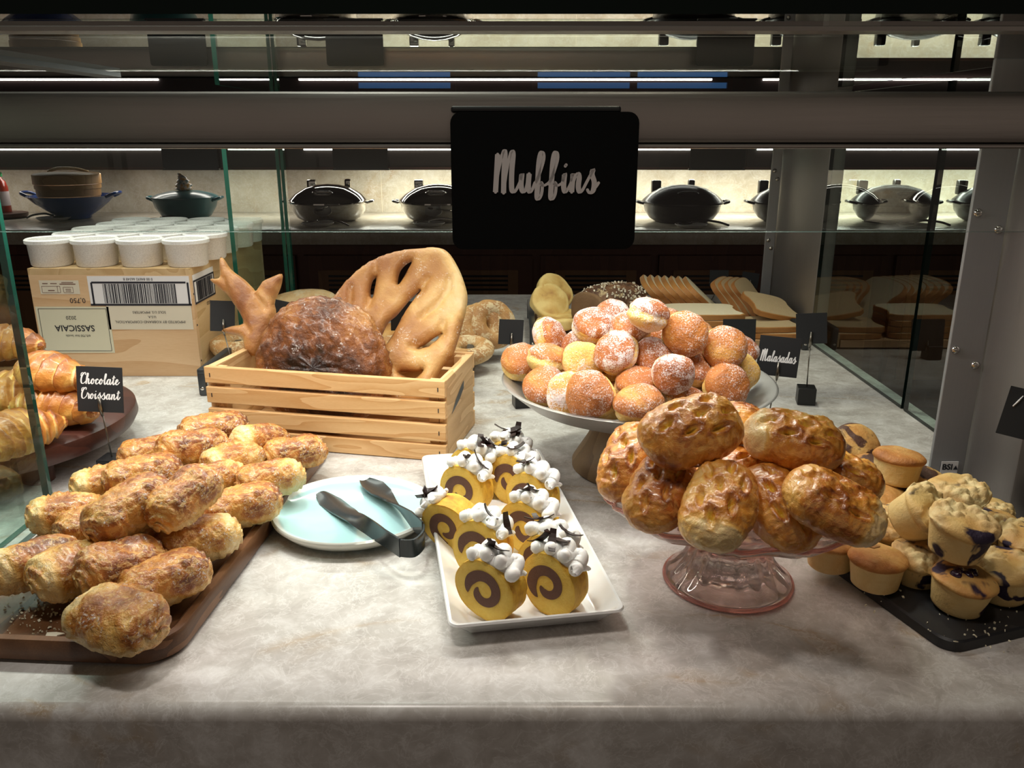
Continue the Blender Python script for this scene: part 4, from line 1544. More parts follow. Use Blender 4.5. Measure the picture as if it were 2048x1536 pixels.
def pac_fn(L, W, H, seed, dark, pale_end):
    def f(t_, a):
        e = abs(t_)
        rr = (1 - e ** 4.6) ** .5 if e < 1 else 0
        # rolled: one overlapping flap edge spiralling round
        ph = (a / (2 * PI) + .08 * t_ + .17) % 1.0
        p2 = (a / (2 * PI) * 3 - .10 * t_ + .05 * seed + .12 * nz((t_ * 2, seed, a * .3), 1.5, 2)) % 1.0
        lap = .0040 * (1 - ph) ** 1.5 + .0030 * (1 - p2) ** 2
        ca, sa = spow(math.cos(a), .8), spow(math.sin(a), .8)
        y = (W / 2 + lap) * rr * ca
        z = (H / 2 + lap) * rr * sa
        if z < 0:
            z *= .82
        x = L / 2 * t_
        q = (x + seed * 1.7, y + seed, z)
        band = math.sin(t_ * 6.5 + 1.5 * math.sin(a + seed)) * .0012
        n = nz(q, 34, 2) * .0022 + abs(nz((q[0] * 2.0, q[1] * .7, q[2]), 70, 3)) * -.0034 + band * .5
        if e > .72:
            sp = math.sin(4.0 * a * 1 + (1 - rr) * 16 + seed)
            n += .0028 * sp * (e - .72) / .28
        d = Vector((t_ * .3, ca, sa))
        d = d.normalized() if d.length > 1e-6 else Vector((t_, 0, 0))
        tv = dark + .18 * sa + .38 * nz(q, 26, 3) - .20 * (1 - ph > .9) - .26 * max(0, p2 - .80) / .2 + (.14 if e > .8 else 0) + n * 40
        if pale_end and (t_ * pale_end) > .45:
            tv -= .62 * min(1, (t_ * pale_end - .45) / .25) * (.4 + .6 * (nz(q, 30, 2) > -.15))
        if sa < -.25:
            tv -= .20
        return Vector((x, y, z)) + d * n, {'toast': min(1, max(0, tv))}
    return f


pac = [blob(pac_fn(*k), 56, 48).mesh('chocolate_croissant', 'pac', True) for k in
       ((.095, .056, .047, 1.0, .46, 0), (.092, .055, .046, 2.2, .44, 1), (.094, .053, .047, 3.7, .50, 0), (.097, .048, .046, 5.1, .56, -1), (.090, .054, .047, 6.6, .42, -1))]
# px, py, height of centre, variant, yaw deg, pitch, roll, scale, label
PAC = [
    (237, 1241, .046, 1, 158, 0, 0, 1.0, 'chocolate croissant with pale cut end at the front corner of the board'),
    (331, 1162, .044, 0, 40, 4, 0, .92, 'glossy chocolate croissant second along the right rim of the board'),
    (243, 1133, .048, 2, 48, -6, 20, .92, 'smooth topped chocolate croissant with a shiny brown stripe'),
    (153, 1141, .048, 4, 50, -6, 15, .95, 'chocolate croissant with pale torn top beside the shiny striped one'),
    (74, 1130, .048, 3, 52, -4, 10, .95, 'deep brown chocolate croissant next to the glass pane'),
    (398, 1083, .044, 1, 28, 4, 0, .95, 'chocolate croissant with pale end third along the right rim of the board'),
    (485, 1014, .044, 0, 24, 3, 0, .95, 'chocolate croissant under the raised dark one by the right rim'),
    (537, 958, .044, 1, 25, 2, 0, .92, 'chocolate croissant with pale crumb end facing the blue plate'),
    (583, 909, .044, 2, 28, 0, 0, .92, 'chocolate croissant last along the right rim nearest the slatted crate'),
    (520, 882, .052, 3, 52, -12, 20, .88, 'narrow orange brown chocolate croissant standing on its side by the crate'),
    (474, 924, .050, 4, 46, -5, 0, .92, 'rounded chocolate croissant in the middle of the far end'),
    (372, 996, .094, 2, 62, 18, 0, .92, 'dark chocolate croissant raised on top of the pile with folded end'),
    (262, 1018, .086, 0, 52, 14, 0, 1.0, 'large flaky chocolate croissant raised on top beside the folded end one'),
    (135, 1030, .050, 4, 30, -6, 0, .90, 'chocolate croissant with creamy white patch along the left side'),
    (213, 970, .050, 4, 35, -6, 0, .90, 'chocolate croissant with pale band behind the creamy patched one'),
    (190, 1048, .046, 0, 40, 0, 0, .85, 'chocolate croissant tucked under the large flaky one'),
    (287, 953, .056, 0, 26, 0, 0, .95, 'chocolate croissant lying behind the large flaky one'),
    (308, 910, .056, 1, 28, 0, 0, .95, 'pale dusted chocolate croissant on the left side of the far end'),
    (392, 902, .066, 2, 40, -6, 0, 1.0, 'broad amber chocolate croissant in the middle of the pile'),
    (428, 862, .058, 0, 25, 0, 0, 1.0, 'sugar dusted chocolate croissant at the far end by the crate'),
    (432, 958, .048, 1, 50, 0, 0, .80, 'small pale chocolate croissant tucked behind the folded end one'),
    (330, 1062, .046, 3, 45, 0, 0, .85, 'chocolate croissant hidden beneath the two raised ones'),
]
its = []
for (px, py, z, k, yw, pt, rl, s, lab) in PAC:
    it = spheres((R(rl), R(-pt), R(yw)), s, ((-.025, 0, 0), (0, 0, 0), (.025, 0, 0)), .0205)
    it['pos'] = PZ(px, py, z)
    its.append(it)
relax(its, 60, lambda q: .0135, .25)
for it, (px, py, z, k, yw, pt, rl, s, lab) in zip(its, PAC):
    o = tag(link('chocolate_croissant', pac[k], None, it['pos'], (R(rl), R(-pt), R(yw))), lab, 'croissant', 'chocolate croissants on the board')
    o.scale = (s, s, s)

# crumbs on the board and on the slate
def crumbs(label, pts, mat, smin, smax, seed, name='pastry_crumbs'):
    g_ = random.Random(seed)
    m = MB()
    for p in pts:
        s = g_.uniform(smin, smax)
        mt = Matrix.Translation(p) @ Euler((g_.uniform(0, 6), g_.uniform(0, 6), g_.uniform(0, 6))).to_matrix().to_4x4()
        m.box((0, 0, 0), (s, s * g_.uniform(.5, 1), s * g_.uniform(.25, .6)), 0, mt)
    o = link(name, m.mesh(name, mat, False))
    o['kind'] = 'stuff'
    o['label'] = label
    o['category'] = 'crumbs'
    return o


gs = random.Random(21)
crumbs('pale flaky crumbs scattered at the front of the wooden board',
       [PZ(gs.gauss(70, 38), gs.gauss(1225, 22), .0145) for _ in range(90)] + [PZ(gs.uniform(10, 120), gs.uniform(1240, 1290), .0145) for _ in range(20)], 'label_cream', .0007, .0026, 2)
fl = [(0, 0), (.010, .004), (.014, .012), (.008, .016), (.010, .022), (.002, .018), (-.004, .012), (.002, .008)]
tag(link('pastry_flake', MB().prism(fl, 0, .0012).mesh('pastry_flake', 'label_pale', False), None, PZ(70, 1282, .0135), (0, 0, R(-40))), 'single pale pastry flake lying on the front of the board', 'crumb')

# ================================================================== round board with croissants behind the left pane
RBx, RBy, RBr = -.760, 1.115, .205
rb = thing('round_board', 'dark red round wooden board on short feet behind the left glass pane', 'board', (RBx, RBy, CT))
link('top', MB().lathe([(.0001, .032), (RBr - .02, .032), (RBr - .006, .037), (RBr, .048), (RBr - .002, .062), (RBr - .008, .066), (.0001, .066)], 72).mesh('top', 'darkwood', True, 40), rb)
for a in (-35, 60, 150, 240):
    link('foot', MB().lathe([(.018, .0005), (.020, .002), (.020, .032)], 20).mesh('foot', 'darkwood', True, 40), rb, (.145 * math.cos(R(a)), .145 * math.sin(R(a)), 0))


def croissant_mesh(seed, bend=1.5, L=.075, rad=.034):
    """crescent with stepped rolled bands"""
    V, Fc, at = [], [], []
    n, k = 90, 30
    for i in range(n + 1):
        t_ = i / n * 2 - 1
        e = abs(t_)
        ang = t_ * bend / 2
        Rr = L / (bend / 2)
        cxx, cyy = Rr * math.sin(ang), Rr * (math.cos(ang) - 1)
        bands = e * 4.2
        fr = bands - math.floor(bands)
        step = .82 + .26 * (1 - fr)
        r_ = rad * (max(0, 1 - e ** 1.9) ** .72 * .94 + .05) * (step if e > .12 else 1.05)
        for j in range(k):
            a = 2 * PI * j / k
            q = (cxx * 3 + seed, cyy + .03 * math.cos(a), .03 * math.sin(a))
            rr = r_ * (1 + nz(q, 40, 2) * .07) + .0008 * math.sin(j * 2.0 + i * .55)
            if i in (0, n):
                rr *= .3
            nx, ny = math.sin(ang), math.cos(ang)
            x = cxx + nx * rr * math.cos(a)
            y = cyy + ny * rr * math.cos(a)
            z = rr * math.sin(a) * .88
            if z < -rad * .5:
                z = -rad * .5 + (z + rad * .5) * .3
            V.append((x, y, z))
            at.append(min(1, max(0, .40 + .30 * (1 - fr) ** 2 * (e > .1) - .30 * (fr > .82) + .2 * nz(q, 20, 2) + .12 * math.sin(a))))
    for i in range(n):
        for j in range(k):
            Fc.append((i * k + j, i * k + (j + 1) % k, (i + 1) * k + (j + 1) % k, (i + 1) * k + j))
    Fc.append(tuple(range(k)))
    Fc.append(tuple(n * k + j for j in range(k - 1, -1, -1)))
    m = MB()
    m.add(V, Fc)
    m.at = {'toast': at}
    return m.mesh('croissant', 'croissant', True)


crm = [croissant_mesh(1.3), croissant_mesh(4.4, 1.1, .070, .036)]
for (px, py, z, k, yw, rx, lab) in (
        (118, 812, .092, 1, -10, 0, 'golden croissant whose tip points past the little black card'),
        (95, 748, .135, 0, 150, 8, 'croissant resting on top of the one pointing past the card'),
        (25, 872, .090, 1, 70, 0, 'pale banded croissant behind the glass pane at the board front'),
        (10, 800, .095, 0, 30, 0, 'croissant behind the glass pane in the middle of the round board'),
        (5, 690, .130, 1, 10, 0, 'croissant on top of the heap behind the glass pane'),
        (62, 775, .090, 0, 190, 0, 'croissant tucked low behind the pointing one')):
    p = PZ(px, py, z)
    tag(link('croissant', crm[k], None, p, (R(rx), 0, R(yw))), lab, 'croissant', 'croissants on the round board')

# ================================================================== blue plate and tongs
pc = PZ(702, 1030, .010)
pl = MB()
prof = [(.0001, .0), (.070, .0), (.090, .006), (.1005, .016), (.101, .0185), (.0985, .0205), (.093, .0165), (.084, .0125), (.0001, .0105)]


def plmod(r_, z, a):
    s = 1 + .045 * math.cos(a - R(25)) + .018 * math.cos(2 * a + .6) + .01 * math.cos(3 * a)
    return r_ * s * .965, z


pl.lathe(prof, 96, 0, None, plmod)
k_ = len(prof)
pl.at = {'toast': [(0, 0, .95, 1, 1, .95, .85, .45, .1)[i % k_] for i in range(len(pl.v))]}
tag(link('plate', pl.mesh('plate', 'plate', True, 60), None, (pc.x, pc.y, CT + .0005), (0, 0, R(8))), 'pale blue glazed plate with a raw off white rim carrying tongs', 'plate')

# tongs: two arms joined by a sprung bend
tg = thing('tongs', 'dark grey plastic tongs lying across the pale blue plate', 'tongs', (pc.x, pc.y, CT + .012))
tp = Vector((pc.x, pc.y, CT + .012))


def arm(path, widths, twists, nm):
    """ribbon: path world points, width, twist angle (0 = width vertical, 90 = flat)"""
    pts = catmull(path, 6)
    n = len(pts)
    m = len(path)

    def lerp(arr, u):
        i = min(int(u), m - 2)
        f_ = u - i
        return arr[i] * (1 - f_) + arr[i + 1] * f_
    V, Fc = [], []
    for i, p in enumerate(pts):
        u = i / 6
        tgv = (pts[min(i + 1, n - 1)] - pts[max(i - 1, 0)]).normalized()
        side = tgv.cross(Vector((0, 0, 1))).normalized()
        up = side.cross(tgv).normalized()
        tw = R(lerp(twists, u))
        wv = up * math.cos(tw) + side * math.sin(tw)
        nv = tgv.cross(wv).normalized()
        w_ = lerp(widths, u) / 2
        cup = .0035 * (lerp(twists, u) / 90) ** 2
        sec = []
        for sgn, th_ in ((1, .0011), (-1, -.0011)):
            for q in (-1, -.5, 0, .5, 1)[::sgn]:
                sec.append(p + wv * w_ * q + nv * (th_ + (cup * (q * q) * (w_ / .012))))
        V += [s - tp for s in sec]
    k = 10
    for i in range(n - 1):
        for j in range(k):
            j2 = (j + 1) % k
            Fc.append((i * k + j, i * k + j2, (i + 1) * k + j2, (i + 1) * k + j))
    Fc.append(tuple(range(k - 1, -1, -1)))
    Fc.append(tuple((n - 1) * k + j for j in range(k)))
    m_ = MB()
    m_.add(V, Fc)
    return link(nm, m_.mesh(nm, 'tong', True, 50), tg)


zt = .026
a1 = [PZ(800, 1096, .030), PZ(770, 1076, .030), PZ(735, 1052, .028), PZ(705, 1032, .024), PZ(682, 1014, .019), PZ(660, 998, .016), PZ(642, 984, .017)]
a2 = [PZ(846, 1062, .030), PZ(824, 1040, .029), PZ(800, 1020, .026), PZ(780, 1004, .021), PZ(763, 990, .018), PZ(746, 976, .017), PZ(729, 962, .018)]
bend = [PZ(770, 1076, .030), PZ(800, 1096, .030), PZ(828, 1096, .030), PZ(846, 1080, .030), PZ(848, 1064, .030), PZ(824, 1040, .029)]
arm([a1[0]] + a1[1:], [.022, .021, .018, .017, .026, .029, .014], [0, 0, 25, 70, 90, 90, 90], 'arm')
arm([a2[0]] + a2[1:], [.022, .021, .018, .017, .026, .029, .014], [0, 0, -25, -70, -90, -90, -90], 'arm')
arm(bend[1:5], [.020, .021, .021, .020], [0, 0, 0, 0], 'spring_bend')

# ================================================================== white tray with cake roll slices
tc_ = [PZ(890, 1262, .022), PZ(1248, 1222, .022), PZ(1082, 900, .022), PZ(848, 912, .022)]
wt_c = sum(tc_, Vector()) / 4
ax = ((tc_[1] - tc_[0]).normalized() + (tc_[2] - tc_[3]).normalized()).normalized()
wang = math.atan2(ax.y, ax.x)
TW = ((tc_[1] - tc_[0]).length + (tc_[2] - tc_[3]).length) / 2
TL = ((tc_[3] - tc_[0]).length + (tc_[2] - tc_[1]).length) / 2
wt = thing('cake_tray', 'long white porcelain tray with sloping sides under the cake rolls', 'tray', (wt_c.x, wt_c.y, CT), (0, 0, wang))


def tl(inset, z, r0=.010):
    return [(x, y, z) for x, y in rrect(TW - 2 * inset, TL - 2 * inset, max(.004, r0 - inset * .3), 5)]


mb = MB()
mb.loops([tl(.022, .0006), tl(.018, .004), tl(.004, .020), tl(0, .0225), tl(.001, .0245), tl(.0035, .0245), tl(.006, .022), tl(.020, .0085), tl(.024, .0075)])
link('dish', mb.mesh('dish', 'porcelain', True, 40), wt)

RR, TH = .0308, .029


def roll_parts(seed):
    g_ = random.Random(seed)
    # sponge: short cylinder, axis along y, slightly irregular
    def fn(t_, a):
        e = abs(t_)
        rr = RR * (min(1, ((1 - e) / .10)) ** .35 if e > .9 else 1)
        if e >= 1:
            rr = 0
        q = (math.cos(a) * .03 + seed, t_ * .03, math.sin(a) * .03)
        sq = 1 + .055 * math.cos(2 * a + seed) + nz(q, 28, 3) * .055
        x, z = rr * sq * math.cos(a), rr * sq * math.sin(a)
        y = (min(max(t_, -.93), .93)) * TH / 2 / .93
        side = e < .9
        tv = (.45 + .4 * nz(q, 40, 3) + (.25 if math.sin(a) < -.7 else 0)) if side else .12 + .15 * (rr > RR * .93)
        return Vector((x, y, z)), {'toast': min(1, max(0, tv))}
    m = blob(fn, 40, 56)
    # flat faces need rings between rim and centre
    sp = m.mesh('sponge', 'cake_side', True, 40)
    # filling: spiral band right through the slice, a hair proud of both faces
    V, Fc = [], []
    n = 60
    ph0 = R(g_.uniform(190, 240))
    for i in range(n + 1):
        u = i / n
        ph = ph0 - u * R(400)
        rc = RR * (.60 - .36 * u)
        hw = RR * (.185 * min(1, u * 8, (1 - u) * 7) ** .6 * (1 - .35 * u) + .005)
        for rad, in ((rc - hw,), (rc + hw,)):
            for y in (-TH / 2 - .0006, TH / 2 + .0006):
                V.append((rad * math.cos(ph), y, rad * math.sin(ph)))
    for i in range(n):
        b_ = i * 4
        c_ = b_ + 4
        Fc += [(b_, b_ + 2, c_ + 2, c_), (b_ + 1, c_ + 1, c_ + 3, b_ + 3), (b_, c_, c_ + 1, b_ + 1), (b_ + 2, b_ + 3, c_ + 3, c_ + 2)]
    fm_ = MB()
    fm_.add(V, Fc)
    fm_.at = {'toast': [.4] * len(V)}
    fl_ = fm_.mesh('filling', 'cake_fill', False)
    # cream piped to and fro over the top
    pts, rads = [], []
    loops = g_.choice((4, 5))
    N_ = 130
    s0, s1 = R(-38), R(62)
    for i in range(N_):
        u = i / (N_ - 1)
        psi = s0 + (s1 - s0) * u + R(4) * math.sin(u * loops * 2 * PI)
        rad = RR + .0050 + .0020 * math.sin(u * loops * 4 * PI + 1)
        y = .0095 * math.cos(u * loops * 2 * PI) + g_.uniform(-.0006, .0006)
        pts.append((rad * math.sin(psi), y - .002, rad * math.cos(psi)))
        rads.append((.0063 + .0006 * math.sin(u * 23 + seed)) * min(1, .35 + u * 12, .3 + (1 - u) * 8))
    cm = MB().tube(pts, rads, 12)
    # soft mound beneath the piping
    def mound(t_, a):
        e = math.sqrt(max(0, 1 - t_ * t_))
        psi = R(12) + R(44) * t_
        rad = RR - .003 + .0095 * e * max(0, math.sin(a))
        return Vector((rad * math.sin(psi), .0135 * e * math.cos(a), rad * math.cos(psi))), {}
    md = blob(mound, 18, 16)
    cm.add(md.v, md.f)
    crm_ = cm.mesh('cream', 'cream', True)
    return sp, fl_, crm_


shard_mb = MB()
V, Fc = [], []
for i in range(7):
    u = i / 6
    for q, dz in ((-1, 0), (1, 0), (1, .0009), (-1, .0009)):
        V.append(((u - .5) * .027, q * .0042 * (1 - .5 * abs(u - .5)), dz + .0035 * (u - .5) ** 2 * 4))
for i in range(6):
    for j in range(4):
        Fc.append((i * 4 + j, i * 4 + (j + 1) % 4, (i + 1) * 4 + (j + 1) % 4, (i + 1) * 4 + j))
Fc += [(3, 2, 1, 0), (24, 25, 26, 27)]
shard_mb.add(V, Fc)
shard = shard_mb.mesh('chocolate_shard', 'choc', False)
rolls = [roll_parts(s) for s in (1, 2, 3, 4)]
# px, py of the disc centre, yaw of axis, variant, label
ROLL = [
    (984, 1170, 24, 0, 'cake roll slice with worn flat cream at the tray front left'),
    (1110, 1158, 20, 1, 'cake roll slice with cream dripping over its side at the tray front'),
    (966, 1090, 26, 2, 'cake roll slice with a large chocolate curl in its cream, centre of the tray'),
    (1098, 1118, 22, 3, 'cake roll slice mostly hidden behind the dripping one'),
    (1062, 1050, 20, 0, 'cake roll slice with a chocolate stick upright in the row behind'),
    (1066, 990, 24, 1, 'cake roll slice showing only its upper half with cream far over'),
    (1030, 953, 20, 2, 'cake roll slice with a neat chocolate spiral far along the tray'),
    (1018, 922, 20, 3, 'cake roll slice last in the right hand row near the metal dish'),
    (934, 975, 26, 1, 'cake roll slice with long swirl of cream in the far left row'),
    (952, 938, 24, 0, 'cake roll slice hidden at the far left corner of the tray'),
]
gs = random.Random(8)


def place_roll(loc, rot, k, lab, nsh=3):
    o = thing('cake_roll_slice', lab, 'cake', loc, rot, 'cake roll slices on the white tray')
    for nm, me in zip(('sponge', 'filling', 'cream'), rolls[k]):
        link(nm, me, o)
    for _ in range(nsh):
        psi = R(gs.uniform(-30, 45))
        rad = RR + .011
        s = link('chocolate_shard', shard, o, (rad * math.sin(psi), gs.uniform(-.009, .006), rad * math.cos(psi)),
                 (R(gs.uniform(-25, 25)), psi + R(gs.uniform(-30, 30)), R(gs.uniform(-70, 70))))
        k2 = gs.uniform(.7, 1.15)
        s.scale = (k2, k2, 1)
    return o


for (px, py, yw, k, lab) in ROLL:
    p = PZ(px, py, .0085 + RR)
    place_roll((p.x, p.y, CT + .0080 + RR * 1.0), (R(-3), 0, R(yw - 54)), k, lab, gs.choice((2, 3, 4)))
p = PZ(905, 1042, .036)
place_roll((p.x, p.y, CT + .034), (R(20), R(-75), R(-50)), 2, 'cake roll slice toppled on its side with cream over the tray edge', 4)

# ================================================================== metal dish on wooden pedestal with malasadas
md_c = PZ(1272, 757, .128)
mdish = thing('pedestal_dish', 'wide shallow metal dish on a turned wooden pedestal', 'dish', (md_c.x, md_c.y - .01, CT))
RD = .184
link('bowl', MB().lathe([(.0001, .0785), (.06, .079), (.11, .088), (.155, .106), (RD - .002, .128), (RD + .001, .131), (RD - .003, .1325), (.152, .112), (.108, .094), (.06, .085), (.0001, .0845)], 96).mesh('bowl', 'alu', True, 60), mdish)
link('pedestal', MB().lathe([(.0001, .0005), (.082, .0005), (.086, .004), (.086, .012), (.080, .022), (.066, .045), (.056, .066), (.054, .0785), (.0001, .0785)], 64).mesh('pedestal', 'mango', True, 40), mdish)


def mal_fn(seed):
    g_ = random.Random(seed)
    ax_, ay_ = g_.uniform(.94, 1.06), g_.uniform(.92, 1.05)
    def f(t_, a):
        # flattened ball, pale waist; poles along z
        rr = (1 - abs(t_) ** 2.3) ** .48 if abs(t_) < 1 else 0
        x, y, z = .0292 * ax_ * rr * math.cos(a), .0292 * ay_ * rr * math.sin(a), .0215 * t_
        q = (x + seed, y, z)
        k = 1 + nz(q, 26, 3) * .13 - .06 * math.exp(-(t_ / .18) ** 2)
        hem = t_ + .25 * nz((x + seed, y, 0), 22, 2)
        tv = .72 + .2 * nz(q, 30, 2)
        if -.30 < hem < .18:
            tv = .10
        elif hem <= -.30:
            tv = .16 + .12 * (hem < -.6)
        return Vector((x * k, y * k, z * k)), {'toast': min(1, max(0, tv))}
    return f


mal = [blob(mal_fn(s), 34, 36).mesh('malasada', 'malasada' if s != 2 else 'malasada_light', True) for s in (1, 2, 3, 4)]
mal_l = [blob(mal_fn(s), 34, 36).mesh('malasada', 'malasada_light', True) for s in (5, 6)]
Mc = Vector((md_c.x, md_c.y - .01, 0))
# crop px, crop py, height, kind (0 sugary top up, 1 light, 2 pale side), tilt, label suffix
MAL = [
    (200, 660, .150, 1, 30), (368, 770, .140, 0, 40), (435, 840, .128, 2, 60), (578, 852, .142, 1, 60), (722, 845, .132, 1, 10), (868, 890, .140, 0, 20), (1110, 862, .142, 0, 15),
    (1225, 835, .134, 2, 70), (1352, 792, .146, 1, 60), (1430, 712, .150, 2, 70), (845, 758, .156, 1, 10), (1072, 752, .166, 0, 70), (1205, 700, .162, 1, 30),
    (570, 672, .170, 2, 110), (758, 622, .182, 0, 55), (962, 620, .184, 0, 60), (1098, 548, .198, 1, 70), (1350, 592, .186, 0, 65), (365, 530, .182, 0, 60), (575, 482, .196, 0, 30),
    (500, 600, .168, 0, 20), (365, 660, .156, 0, 15), (722, 410, .206, 0, 60), (825, 470, .212, 0, 25), (912, 388, .232, 0, 15), (1195, 505, .180, 0, 20), (1440, 590, .166, 0, 30),
    (1215, 602, .170, 1, 20), (700, 722, .150, 1, 20), (1020, 450, .196, 0, 30), (900, 700, .150, 0, 0), (640, 580, .160, 0, 0), (1320, 690, .150, 0, 0), (1000, 820, .138, 1, 30),
    (480, 720, .140, 1, 30), (640, 800, .134, 1, 0), (820, 560, .180, 0, 0), (1120, 640, .160, 0, 10)]
LABM = ['thickly sugared brown malasada in the heap on the metal dish', 'lightly sugared golden malasada in the heap on the metal dish', 'malasada turned with its pale underside out in the heap on the metal dish']
gs = random.Random(14)
its = []
for i, (qx, qy, z, kind, tilt) in enumerate(MAL):
    tl_ = R(tilt if kind != 2 else 150)
    rot = (tl_ * (1 if kind != 2 else .55), R(gs.uniform(-18, 18)), R(gs.uniform(0, 360) if kind == 0 and tilt < 20 else gs.uniform(-50, 60)))
    if kind == 2:
        rot = (R(-105 + gs.uniform(-12, 12)), R(gs.uniform(-15, 15)), R(gs.uniform(-25, 25)))
    s = gs.uniform(.92, 1.06)
    it = spheres(rot, s, ((0, 0, 0),), .0250)
    it.update(pos=PZ(980 + qx * .3418, 500 + qy * .3418, z), rot=rot, s=s)
    its.append(it)


def dish_floor(q):
    r_ = math.hypot(q.x - Mc.x, q.y - Mc.y)
    return .085 + .049 * max(0, min(1, (r_ - .06) / .12)) ** 1.3 if r_ < .19 else .10


relax(its, 60, dish_floor, .25)
for i, (it, (qx, qy, z, kind, tilt)) in enumerate(zip(its, MAL)):
    me = mal_l[i % 2] if kind == 1 else mal[i % 4]
    w_ = it['pos'] - Mc
    tier = 'lowest ring' if it['pos'].z - CT < .147 else ('middle' if it['pos'].z - CT < .185 else 'upper part')
    side = max((('danish stand', (.55, -.83)), ('slatted crate', (-.95, -.3)), ('sandwich loaves', (.2, .98)), ('Malasadas card', (.98, .2)), ('cake rolls', (-.5, -.86))), key=lambda s_: s_[1][0] * w_.x + s_[1][1] * w_.y)[0]
    lab = ('thickly sugared brown malasada', 'lightly sugared golden malasada', 'malasada with its pale side out')[kind] + ' in the %s of the heap, %s side' % (tier, side)
    gr = ('sugared malasadas', 'golden malasadas', 'pale side malasadas')[kind]
    if i == 24:
        lab, gr = 'thickly sugared malasada sitting highest on the heap', None
    elif i == 0:
        lab, gr = 'lightly sugared round malasada at the dish rim beside the bagel tray', None
    o = tag(link('malasada', me, None, it['pos'], it['rot']), lab, 'doughnut', gr)
    o.scale = (it['s'],) * 3

# ================================================================== pink glass stand with danishes
ps = thing('glass_cake_stand', 'pink pressed glass cake stand with scalloped rim', 'cake stand', (.228, .775, CT))
PR = .136


def scal(r_, z, a):
    u = max(0, (r_ - .085) / (PR - .085))
    w_ = abs(math.cos(a * 6)) ** .7
    return r_ * (1 + .055 * u * (w_ - .6)), z + .004 * u * math.cos(a * 12)


link('plate', MB().lathe([(.0001, .076), (.03, .076), (.075, .0785), (.105, .084), (.125, .094), (PR, .104), (PR + .0015, .107), (PR - .0015, .109), (.122, .0995), (.102, .0895), (.075, .084), (.0001, .0825)], 144, 0, None, scal).mesh('plate', 'pink_glass', True, 60), ps)


def flute(r_, z, a):
    u = math.exp(-((z - .035) / .022) ** 2)
    return r_ * (1 + .035 * u * math.cos(a * 16)), z


link('foot', MB().lathe([(.0001, .012), (.030, .011), (.050, .004), (.056, .0004), (.064, .0004), (.066, .003), (.064, .007), (.056, .013), (.047, .024), (.040, .040), (.034, .058), (.033, .0755), (.0001, .0755)], 128, 0, None, flute).mesh('foot', 'pink_glass', True, 60), ps)
sprig = MB()
for k in range(60):
    a = 2 * PI * k / 60 * 7.3
    rr = .06 + .05 * ((k * 37) % 60) / 60
    mt = Matrix.Translation((rr * math.cos(a), rr * math.sin(a), .0775 + max(0, rr - .075) * .22)) @ Matrix.Rotation(a * 2, 4, 'Z')
    e_ = blob(lambda t_, b_: (Vector((.0065 * t_, .0026 * math.sqrt(max(0, 1 - t_ * t_)) * math.cos(b_), .0018 * math.sqrt(max(0, 1 - t_ * t_)) * math.sin(b_))), {}), 6, 6)
    sprig.add(e_.v, e_.f, 0, mt)
rimp = []
for k in range(145):
    a = 2 * PI * k / 144
    rr, zz = scal(PR + .0005, .1068, a)
    rimp.append((rr * math.cos(a), rr * math.sin(a), zz))
link('rim', MB().tube(rimp, .0022, 8, cap=False).mesh('rim', 'rose_rim', True), ps)
link('foot_rim', MB().lathe([(.0655 + .0024 * math.cos(2 * PI * q / 10), .0028 + .0024 * math.sin(2 * PI * q / 10)) for q in range(10)], 96, close=True).mesh('foot_rim', 'rose_rim', True), ps)
so = link('pressed_pattern', sprig.mesh('pressed_pattern', 'pink_glass', True), ps)
so['kind'] = 'stuff'


def danish_fn(seed, L=.094, W=.066, H=.050, open_end=0):
    slots = [(-.56, .05, .5), (-.22, .48, .35), (-.20, -.38, .4), (.14, .08, .45), (.34, -.50, .3), (.42, .52, .5), (.66, -.02, .35)]
    def f(t_, a):
        e = abs(t_)
        rr = (1 - e ** 2.7) ** .47 if e < 1 else 0
        ca, sa = spow(math.cos(a), .85), spow(math.sin(a), .85)
        x, y, z = L / 2 * t_, W / 2 * rr * ca, H / 2 * rr * sa
        if z < 0:
            z *= .72
        q = (x + seed * 1.9, y, z)
        n = nz(q, 30, 2) * .0028 + abs(nz((q[0] * 1.6, q[1] * .8, q[2]), 70, 3)) * -.0022
        u, v = x / (L / 2), y / (W / 2)
        dep = 0
        rim = 0
        if sa > 0:
            for (sx, sy, an) in slots:
                du, dv = (u - sx), (v - sy)
                c_, s_ = math.cos(an), math.sin(an)
                d2 = ((du * c_ + dv * s_) / .21) ** 2 + ((-du * s_ + dv * c_) / .10) ** 2
                dep = max(dep, math.exp(-d2 * 1.2))
                rim = max(rim, math.exp(-(d2 - 1.6) ** 2 * 1.5))
        n += -.0085 * dep ** 1.3 + .0018 * rim
        d = Vector((t_ * .3, ca, sa))
        d = d.normalized() if d.length > 1e-6 else Vector((t_, 0, 0))
        tv = .52 + .15 * sa * rim + .34 * nz(q, 24, 3) + .12 * rim - .05 * dep + n * 25
        if sa < 0:
            tv += .04
        if open_end and t_ * open_end > .5:
            tv -= .6 * min(1, (t_ * open_end - .5) / .2)
        fill = max(0, (dep - .60) / .2) * (1 if nz((seed * 3, int(u * 3), int(v * 2)), 7) > -.1 else .1)
        return Vector((x, y, z)) + d * n, {'toast': min(1, max(0, tv)), 'fill': min(1, fill)}
    return f


